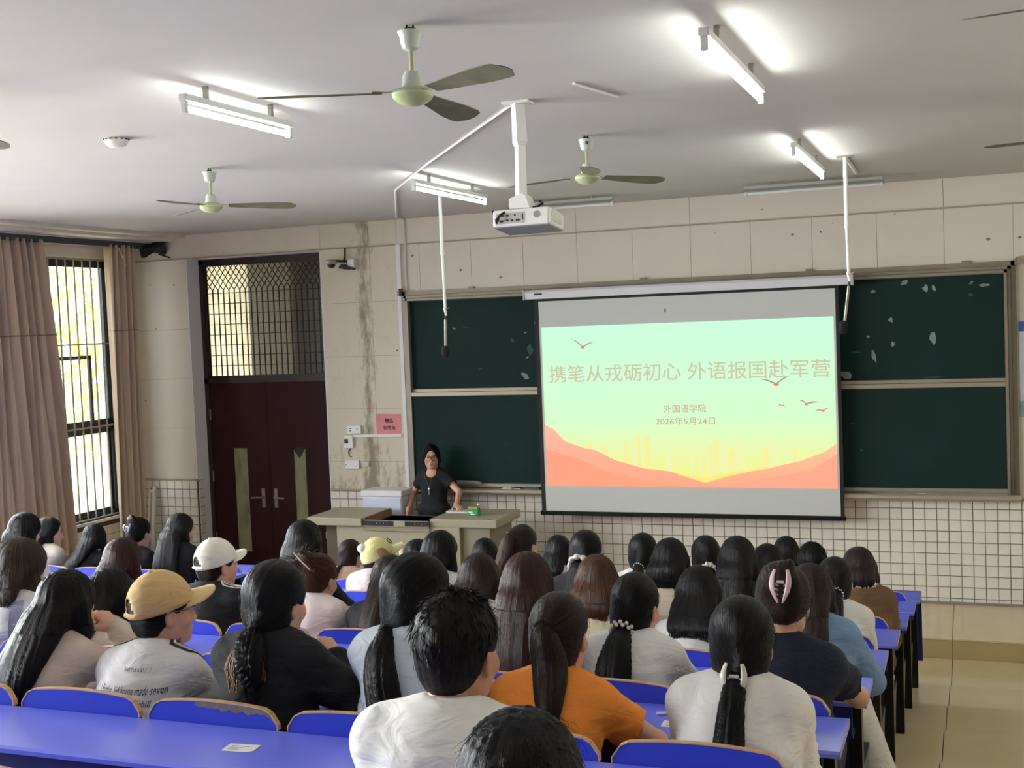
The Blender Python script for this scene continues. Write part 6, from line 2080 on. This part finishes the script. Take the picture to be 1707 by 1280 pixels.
def h_denimtext(b, root, seat, so, P, Q):
    z = b.B(.60)[2]
    drape(text_patch('NOTO SOL', .15, .022, -.105, z), (P, Q), so, seat, mat('stitch_blue', '#7f93b8', rough=.8), 'stitched_text', (0, 1, 0), lambda u, v: (u, -1, v), off=.002)
    drape(ribbon([(-.19, z - .028), (.0, z - .034), (.19, z - .028)], .003, 50), (P, Q), so, seat, mat('stitch_line', '#8496aa', rough=.8), 'seam', (0, 1, 0), lambda u, v: (u, -1, v), off=.002)
def h_pinkclaw(b, root, seat, so, P, Q):
    claw(b, b.hp(.012, -.128, .055), b.Rh @ frame((0, -1, .15), (0, 0, 1)), mat('claw_pink', '#dcb9bd', rough=.3), root, seat, L=.105)
def h_bunclaw(b, root, seat, so, P, Q):
    claw(b, b.hp(.0, -.125, .035), b.Rh @ frame((0, -1, .1), (0, 0, 1)), mat('claw_grey', '#9aa0ac', rough=.2, metal=.3), root, seat, L=.07)
def h_stick(b, root, seat, so, P, Q):
    T = b.hp(.0, -.115, .06)
    mb = MB().tube([tuple(T + np.array((-.050, -.02, .060))), tuple(T + np.array((-.022, -.02, .030))), tuple(T + np.array((.03, 0, -.03)))], [.0018, .0036, .003], seg=8)
    mb_part(mb, 'hair_stick', mat('stick_white', '#d6d3cc', rough=.4), root, seat)
    E = b.hp(.079, .0, -.05); mb = MB().tube([tuple(E), tuple(E + np.array((.002, 0, -.035)))], .0018, seg=6); mb_part(mb, 'earring', mat('gold', '#c9a24a', rough=.25, metal=1), root, seat)
def h_maskstrap(b, root, seat, so, P, Q):
    h_pinkclaw(b, root, seat, so, P, Q)
    mb = MB().tube([tuple(b.hp(.078, -.02, .0)), tuple(b.hp(.086, -.015, -.02)), tuple(b.hp(.074, .03, -.05)), tuple(b.hp(.055, .06, -.06))], .0016, seg=6)
    mb_part(mb, 'mask_strap', mat('strap_white', '#dfe2e4', rough=.6), root, seat)
def h_plaid(b, root, seat, so, P, Q):
    m = mat('plaid', '#e2e0da', rough=.85)
    nt = m.node_tree; ck = nt.nodes.new('ShaderNodeTexChecker'); ck.inputs['Scale'].default_value = 90
    ck.inputs['Color1'].default_value = S('#e2e0da'); ck.inputs['Color2'].default_value = S('#2a2a30')
    tc = [n for n in nt.nodes if n.type == 'TEX_COORD'][0]; nt.links.new(tc.outputs['Object'], ck.inputs['Vector']); nt.links.new(ck.outputs['Color'], nt.nodes['Principled BSDF'].inputs['Base Color'])
    scrunchie(b, b.N + np.array((0, -.005, .025)), .082, .028, m, root, seat, name='plaid_hood', bumps=2, tilt=(0, .3, 1))
def h_hood_denim(b, root, seat, so, P, Q):
    scrunchie(b, b.N + np.array((0, -.01, .012)), .078, .026, cloth('#5f7ea3'), root, seat, name='denim_collar', bumps=2, tilt=(0, .35, 1))
def h_straps(b, root, seat, so, P, Q):
    z0 = b.B(.9)[2]
    for x in (-.075,):
        pass
def h_stripebag(b, root, seat, so, P, Q):
    m = cloth('#9a9cb0')
    drape(ribbon([(.08, b.B(.95)[2] + .02), (.10, b.B(.6)[2]), (.10, b.B(.3)[2])], .045, 30), (P, Q), so, seat, m, 'grey_panel', (0, 1, 0), lambda u, v: (u, -1, v), off=.003)

def h_tips(b, root, seat, so, P, Q):
    T = b.hp(-.005, -.115, -.085); r = np.random.RandomState(4)
    for sd, n in ((-1, 46), (1, 34)):
        paths = []
        for i in range(n):
            sp = sd * r.uniform(.02, .062); q = []
            for t in np.linspace(0, 1, 9):
                bow = math.sin(min(1, t * 1.25) * math.pi * .62)
                x_, z_ = T[0] + .045 * t + sp * bow, T[2] + .01 - .155 * t * r.uniform(.95, 1.0) + (.0 if sd < 0 else .03 * t)
                q.append(np.array((x_, min(T[1] - .03 * bow, b.surf(x_, z_, T[1]) - .030 * bow - r.uniform(0, .012)), z_)))
            paths.append(np.array(q))
        Ps, Qs = strands(paths, .0034, 3)
        uv = np.stack([Ps[:, 0] * 9, Ps[:, 2] * 3], 1)
        o = np_obj('lighter_tips', Ps, Qs, hair_mat('tips'), root, uv=uv); o.location = (0, 0, seat)
CHIN_R = lambda dy, dz: {-1: ARMS['fold'][-1], 1: ((.085, dy + .10, dz - .155), (.8, .3, -.7))}
W = '#eae7e0'
# ---------------------------------------------------------------- the class
def P(*a, **k): return student(*a, **k)
# window block
P('student with thick black hair at far left, white top, by the near curtain', 3, -5.189, 0.08, 0.642, yaw=18, hair='bob', hc='black', ho=dict(w0=.086, w1=.085, L=.09, g=.014), shirt=W, arms='lap')
P('girl in white seen in profile facing right below the window sill', 2, -5.819, 0.13, 0.586, yaw=50, pitch=6, hair='long', hc='black', ho=dict(L=.22), shirt='#d9cfc2', arms='write', facey=True)
P('student in black hunched forward below the window, long dark hair', 2, -5.436, 0.19, 0.529, yaw=-18, pitch=22, hair='long', hc='black', ho=dict(L=.26, x1=-.10, w1=.06), shirt='#0d0d12', arms='write', sx=.05)
P('girl in black with an updo and a silver claw clip by the corner curtain', 2, -4.934, 0.10, 0.609, yaw=5, hair='bun', hc='black', ho=dict(T=(0, -.085, .095), r=.034, mess=10), shirt='#0c0c12', sleeve='short', arms='lap', hook=h_bunclaw, nk=-0.130)
P('girl with very long black hair and black top beside the door tiles', 2, -4.536, 0.08, 0.647, yaw=26, hair='long', hc='black', ho=dict(L=.46, w0=.08, w1=.125, th0=.06), shirt='#0b0c14', arms='lap', facey=True)
# main block, row 1-2
P('dark-haired student farthest away at the right, in front of the screen corner', 1, -0.217, 0.18, 0.540, hair='bob', hc='black', shirt='#24242c', arms='write')
P('student with dark low-tied hair half hidden by the yellow cap', 2, -3.205, 0.25, 0.458, yaw=10, hair='low', hc='dbrown', ho=dict(L=.16, r=.03), shirt='#caa88c', arms='write')
P('small dark head just behind the auburn ponytail', 2, -2.149, 0.24, 0.493, hair='bob', hc='black', shirt='#2b2b33', arms='write')
P('dark-haired student with a white collar left of the white scrunchie', 2, -1.592, 0.18, 0.539, hair='bob', hc='soft', ho=dict(L=.11), shirt=W, arms='write')
P('dark-haired student second from the far right in the front rows', 2, 0.064, 0.21, 0.515, hair='short', hc='black', ho=dict(g=.012), shirt='#3a3a42', arms='write')
# row 3
P('student in a yellow cap with a white pompom and floral top', 3, -2.500, 0.21, 0.518, yaw=42, pitch=4, hair='nape', hc='black', shirt=mat('floral', '#e3d6d6', rough=.85, col2='#b9a3b4', vscale=28), g=.016, arms='write', hook=h_yellowcap, facey=True)
P('dark head mostly hidden, left of the girl in white at the podium', 3, -2.229, 0.21, 0.517, hair='bob', hc='black', shirt='#33343c', arms='write')
P('student with a high auburn ponytail below the podium corner', 3, -1.478, 0.08, 0.652, yaw=14, hair='high', hc='dbrown', ho=dict(tc='auburn', L=.26, dx=-.075, r=.044, out=.02, T=(-.02, -.105, .05)), shirt='#4a3a34', arms='write')
P('student with hair in a beaded low clip and pale pink top', 3, -0.753, 0.09, 0.619, hair='low', hc='black', ho=dict(L=.14, r=.034, tie='sparkle', tc='dbrown'), shirt='#e6dcdc', arms='write')
P('student with a cream scrunchie and dark bun, white top', 3, -0.393, 0.09, 0.613, yaw=-8, hair='low', hc='black', ho=dict(L=.07, r=.030, tie='white', dx=.03, T=(.02, -.095, -.06)), shirt='#d8d2c8', arms='write')
P('dark-haired student left of the far right corner, short bob', 3, -0.062, 0.16, 0.558, hair='bob', hc='black', ho=dict(L=.17), shirt='#20222a', arms='write')
P('student in a brown jacket with a checked hood at the aisle end', 3, 0.426, 0.16, 0.555, yaw=-6, hair='bob', hc='dbrown', ho=dict(L=.06), shirt='#6e5236', g=.028, loose=.015, wr=.008, arms='tight', hook=h_plaid)
# row 4
P('student with smooth black hair and black top behind the messy bun', 4, -2.432, 0.08, 0.663, yaw=-4, hair='bob', hc='black', ho=dict(L=.11, w0=.084, w1=.082, g=.012), shirt='#10181c', arms='write')
P('black-haired student in white directly below the podium', 4, -1.613, 0.08, 0.633, yaw=14, hair='long', hc='black', ho=dict(L=.22, w1=.085), shirt='#d5d6d6', arms='write')
P('student with a white scrunchie and long black hair', 4, -0.812, 0.08, 0.658, hair='low', hc='black', ho=dict(L=.34, r=.055, tie='white', T=(0, -.10, -.055)), shirt='#24242a', arms='write')
P('student in a ribbed cream sweater with long black hair', 4, -0.380, 0.08, 0.624, hair='long', hc='black', ho=dict(L=.08, w0=.086, w1=.092, rag=.06), shirt='#d9cbb4', g=.016, arms='write')
P('student with long straight black hair right of the cream sweater', 4, -0.050, 0.08, 0.642, hair='long', hc='black', ho=dict(L=.44, w0=.08, w1=.092), shirt='#1c1d24', arms='write')
P('student in a tight white long-sleeved top with a sparkly clip at the aisle', 4, 0.391, 0.18, 0.541, yaw=-4, hair='low', hc='soft', ho=dict(L=.30, r=.048, tie='sparkle', T=(0, -.098, -.055)), shirt='#dfddd8', arms='tight', pants='#d8d4cc')
# row 5
P('student with long reddish-brown hair over the window-side desks', 5, -2.995, 0.14, 0.574, hair='long', hc='red', ho=dict(L=.34, w1=.10, x1=.0), shirt='#4f3d58', arms='write', g=.014)
P('student in a white cap and black jacket with white shoulder stripes', 5, -2.428, 0.13, 0.586, yaw=26, pitch=4, hair='nape', hc='dbrown', shirt='#121418', g=.020, loose=.012, arms='midR', hook=h_whitecap, facey=True, w=1.12, nk=-0.125)
P('student in a pale pink top with a messy brown bun', 5, -1.910, 0.20, 0.520, yaw=8, pitch=14, hair='bun', hc='auburn', ho=dict(T=(-.03, -.085, .085), r=.034, mess=90), shirt='#ecdcdc', g=.018, loose=.010, arms='midR', hook=h_stick, collar=.012)
P('student with long brown hair in a black top beside the pink one', 5, -1.530, 0.20, 0.517, yaw=-6, pitch=20, hair='long', hc='dbrown', ho=dict(L=.34, w0=.066, w1=.05, x1=.04), shirt='#121418', g=.014, arms='write')
P('student with straight dark brown hair and a white collar behind the man', 5, -1.067, 0.17, 0.548, hair='long', hc='dbrown', ho=dict(L=.16, w0=.085, w1=.09), shirt=W, arms='write')
P('student with glossy brown hair and cream shirt left of the pearl band', 5, -0.510, 0.15, 0.564, yaw=-8, hair='long', hc='brown', ho=dict(L=.10, w0=.084, w1=.088), shirt='#e6dcb8', arms='write')
P('student with long straight black hair and white top left of the navy shirt', 5, -0.080, 0.20, 0.520, yaw=-4, hair='long', hc='black', ho=dict(L=.12, w0=.090, w1=.105, rag=.10), shirt='#e9e7e2', g=.014, arms='write', nk=-0.120)
P('student in a blue denim jacket with long dark hair near the aisle', 5, 0.390, 0.16, 0.552, yaw=0, pitch=16, hair='long', hc='dbrown', ho=dict(L=.20, w0=.08, w1=.075, x1=.02, rag=.09), shirt='#7391b5', g=.026, loose=.014, wr=.008, arms='midR', hook=h_hood_denim, pants='#d8d4c8', legs=dict(feet=((-.1, .28), (.30, .18)), kx=.14, wide=.035))
# row 6
P('student with short ash-brown hair and white top at the left frame edge', 6, -2.782, 0.10, 0.604, yaw=10, hair='bob', hc='ash', ho=dict(L=.11, w0=.090, w1=.082, g=.014), shirt='#dcdcdc', arms='write', hook=h_stripebag)
P('student with long black hair in beige just behind the tan cap', 6, -2.450, 0.25, 0.463, yaw=5, pitch=20, hair='long', hc='soft', ho=dict(L=.30, w0=.08, w1=.085), shirt='#d2c0ac', arms='write')
P('student with very long reddish-brown hair left of the orange shirt', 6, -0.478, 0.08, 0.627, yaw=-5, hair='long', hc='red', ho=dict(L=.46, w0=.082, w1=.115, rag=.08), shirt='#c9b8ae', arms='write')
P('student in white with a low ponytail in a pearl band', 6, -0.103, 0.16, 0.554, yaw=12, hair='low', hc='black', ho=dict(L=.25, r=.052, tie='pearl', dx=.0, out=.015, T=(.0, -.100, -.078), prof=[.02, .045, .055, .05, .03], tamp=.011), shirt='#e9e9e8', g=.016, arms='midR')
P('student in a navy T-shirt with brown updo and pink claw clip', 6, 0.421, 0.10, 0.610, yaw=2, hair='updo', hc='dbrown', ho=dict(g=.008), shirt='#101830', sleeve='short', g=.016, arms='wideR', hook=h_maskstrap, w=1.08, nk=-0.138)
# row 7
dy, dz = 0.17, 0.545
P('student in a beige shirt with very long black hair, hand to her face', 7, -1.839, dy, dz, yaw=4, pitch=14, hair='long', hc='black', ho=dict(L=.42, w0=.088, w1=.085, x1=-.16, rag=.09), shirt='#d2c2b0', g=.012, arms={-1: ARMS['write'][-1], 1: ((.14, dy + .10, dz - .08), (.9, .35, -.6))}, sx=.03, hand=(25, 55))
P('student in a tan cap, glasses and white striped sweatshirt', 7, -1.441, 0.16, 0.557, yaw=34, pitch=2, hair='nape', hc='soft', shirt='#dcdad8', g=.020, loose=.012, arms='midR', hook=h_tancap, facey=True, glasses_m=M_gl_wire, nk=-0.138)
dy, dz = 0.08, 0.624
P('student in a black cardigan, low ponytail with lighter tips, hand at chin', 7, -0.965, dy, dz, yaw=10, pitch=6, hair='low', hc='black', ho=dict(L=.13, r=.042, tc='black', dx=.045, out=.004, T=(.004, -.098, -.070), prof=[.016, .034, .046, .042, .024], tamp=.012, g=.006), shirt='#0c0e12', g=.018, loose=.012, arms={-1: ARMS['fold'][-1], 1: ((.15, dy + .07, dz - .17), (.9, .3, -.7))}, hand=(25, 60), hook=h_tips)
P('student in a pale blue denim shirt with glasses and long black ponytail', 7, -0.488, 0.08, 0.661, yaw=34, pitch=4, hair='low', hc='black', ho=dict(L=.27, r=.044, out=.008, dx=.065, T=(.0, -.098, -.085), g=.006, prof=[.02, .036, .046, .046, .034]), shirt='#c6ced4', g=.022, loose=.014, wr=.010, arms='write', hook=h_denimtext, facey=True, glasses_m=M_gl_dark, sx=-.0)
P('student in an orange T-shirt with a brown ponytail', 7, -0.089, 0.16, 0.551, yaw=2, pitch=8, hair='mid', hc='dbrown', ho=dict(tc='dbrown', L=.20, r=.042, out=.03, tie='dot', T=(-.005, -.108, .03), dx=.045, prof=[.016, .036, .046, .044, .03]), shirt='#fa9638', sleeve='short', g=.014, arms='wideR', hand=(25, 50), nk=-0.122)
P('student in a white top with a straight black ponytail in a pearl claw clip', 7, 0.428, 0.16, 0.556, yaw=-2, pitch=8, hair='low', hc='black', ho=dict(L=.33, r=.034, tie='claw', cl=.085, T=(.0, -.105, -.075), g=.006, prof=[.022, .030, .036, .036, .028], rag=.08), shirt='#efece8', g=.020, loose=.012, wr=.012, arms='tight')
# row 8, 9
P('man with short black hair and white shirt in the foreground', 8, 0.018, 0.08, 0.636, yaw=8, pitch=4, hair='short', hc='soft', shirt='#eceae4', g=.016, loose=.010, wr=.010, arms='write', w=1.18, tone='#b98568', nk=-0.125)
P('dark-haired person at the bottom edge, only the crown of the head showing', 9, .43, .22, .52, yaw=0, pitch=18, hair='long', hc='black', ho=dict(L=.20, w0=.085, w1=.09), shirt='#3a3a40', arms='write')

# ---------------------------------------------------------------- the teacher
def teacher():
    root = thing('person', 'teacher in a black T-shirt and glasses standing behind the podium', 'person', (-4.065, -.30, 0))
    root.rotation_euler = (0, 0, math.pi)
    Hd = (0, .02, 1.345)
    arms = {1: ((.245, .10, .80), (.5, -.7, -.1)), -1: ((-.36, .26, .895), (-.6, -.7, -.2))}
    b = Body(Hd, (0, 0, .80), w=.96, yaw=-23, pitch=4, arms=arms, asc=.97, nk=-.150)
    build_skin(b, .009, .0052, '#cf9f82', parent=root, seat=0, handR={-1: frame((-.65, .75, -.1), (0, 0, 1)), 1: frame((0, .1, -1), (1, 0, 0))}, hand=(10, 12), scoop=1)
    so, P_, Q_, N_ = build_shirt(b, .009, cloth('#0b0e13'), 'short', .012, root, 0, 11, wr=.003, scoop=.058)
    s = SDF((-.25, -.2, -.02), (.25, .25, .95), .02)
    s.ell((0, 0, .82), (.165, .12, .10), k=0)
    for sd in (-1, 1):
        s.cone((sd * .085, 0, .80), (sd * .09, .01, .44), .085, .06, k=.03); s.cone((sd * .09, .01, .44), (sd * .09, 0, .10), .058, .045, k=.02)
    Pt, Qt = s.mesh(); np_obj('trousers', Pt, Qt, cloth('#15171d'), root)
    for sd in (-1, 1):
        q = SDF((sd * .09 - .07, -.12, -.02), (sd * .09 + .07, .22, .15), .012)
        q.ell((sd * .09, .05, .035), (.042, .125, .034), k=0); q.cone((sd * .09, -.02, .05), (sd * .09, 0, .10), .040, .042, k=.03); q.half((0, 0, .002), (0, 0, -1))
        Ps, Qs = q.mesh(); np_obj('shoe', Ps, Qs, M_black, root)
    do_hair(b, 'low', 'black', root, 0, .0075, 21, dict(L=.12, r=.03, ears=False, g=.004, fz=.140, fx=.068, locks=True))
    face(b, root, 0)
    glasses(b, M_gl_dark, root, 0, r=.0255, thick=.0022)
    # key on a long chain
    mb = MB(); c = b.B(.62)
    f = lambda x, z: (x, b.back_y(z) + .128, z)
    top = b.N[2] + .01; low = b.N[2] - .15
    mb.tube([(-.055, b.N[1] + .02, top)] + [f(-.055 + .055 * t, top - .02 - (top - .02 - low) * t) for t in np.linspace(.12, 1, 8)], .0015, seg=5)
    mb.tube([(.055, b.N[1] + .02, top)] + [f(.055 - .055 * t, top - .02 - (top - .02 - low) * t) for t in np.linspace(.12, 1, 8)], .0015, seg=5)
    mb_part(mb, 'necklace', M_steel, root, 0)
    k = MB(); k.ball(f(0, low - .018), (.014, .004, .016), 10, 6); k.tube([f(0, low - .03), f(0, low - .075)], .004, seg=6); k.box(0, .009, b.back_y(low) + .124, b.back_y(low) + .130, low - .072, low - .062)
    mb_part(k, 'key_pendant', mat('key_silver', '#c9c9c4', rough=.25, metal=.8), root, 0)
teacher()

# ---------------------------------------------------------------- desk-top things
card('white card on the nearest blue desk, bottom left', -.83, -8.60, row_z(8), .1)
card('white card on the desk beside the orange shirt', .16, -7.76, row_z(7), .05)
card('folded white slip between the black cardigan and the denim shirt', -1.03, -6.86, row_z(6), .25, w=.10, h=.03)
card('small white slip right of the pearl band girl, farther back', -.20, -5.98, row_z(5), .2, w=.06, h=.03)
pn = thing('pen', 'black and white pen beside the orange shirt girl hand', 'pen', (.13, -7.68, row_z(7)))
MB().tube([(.08, -7.69, row_z(7) + .006), (.15, -7.66, row_z(7) + .006)], .005, seg=8).build('barrel', M_white, pn, smooth=True)
MB().tube([(.15, -7.66, row_z(7) + .006), (.18, -7.648, row_z(7) + .006)], [.005, .002], seg=8).build('tip', M_black, pn, smooth=True)
eb = thing('earbud_case', 'small white earbud case on the desk right of the tan cap', 'case', (-1.57, -6.85, row_z(6)))
MB().box(-1.60, -1.54, -6.88, -6.83, row_z(6), row_z(6) + .022).build('case', M_white, eb, bevel=.009)
MB().box(-1.60, -1.54, -6.88, -6.829, row_z(6) + .0225, row_z(6) + .034).build('lid', M_white, eb, bevel=.008)
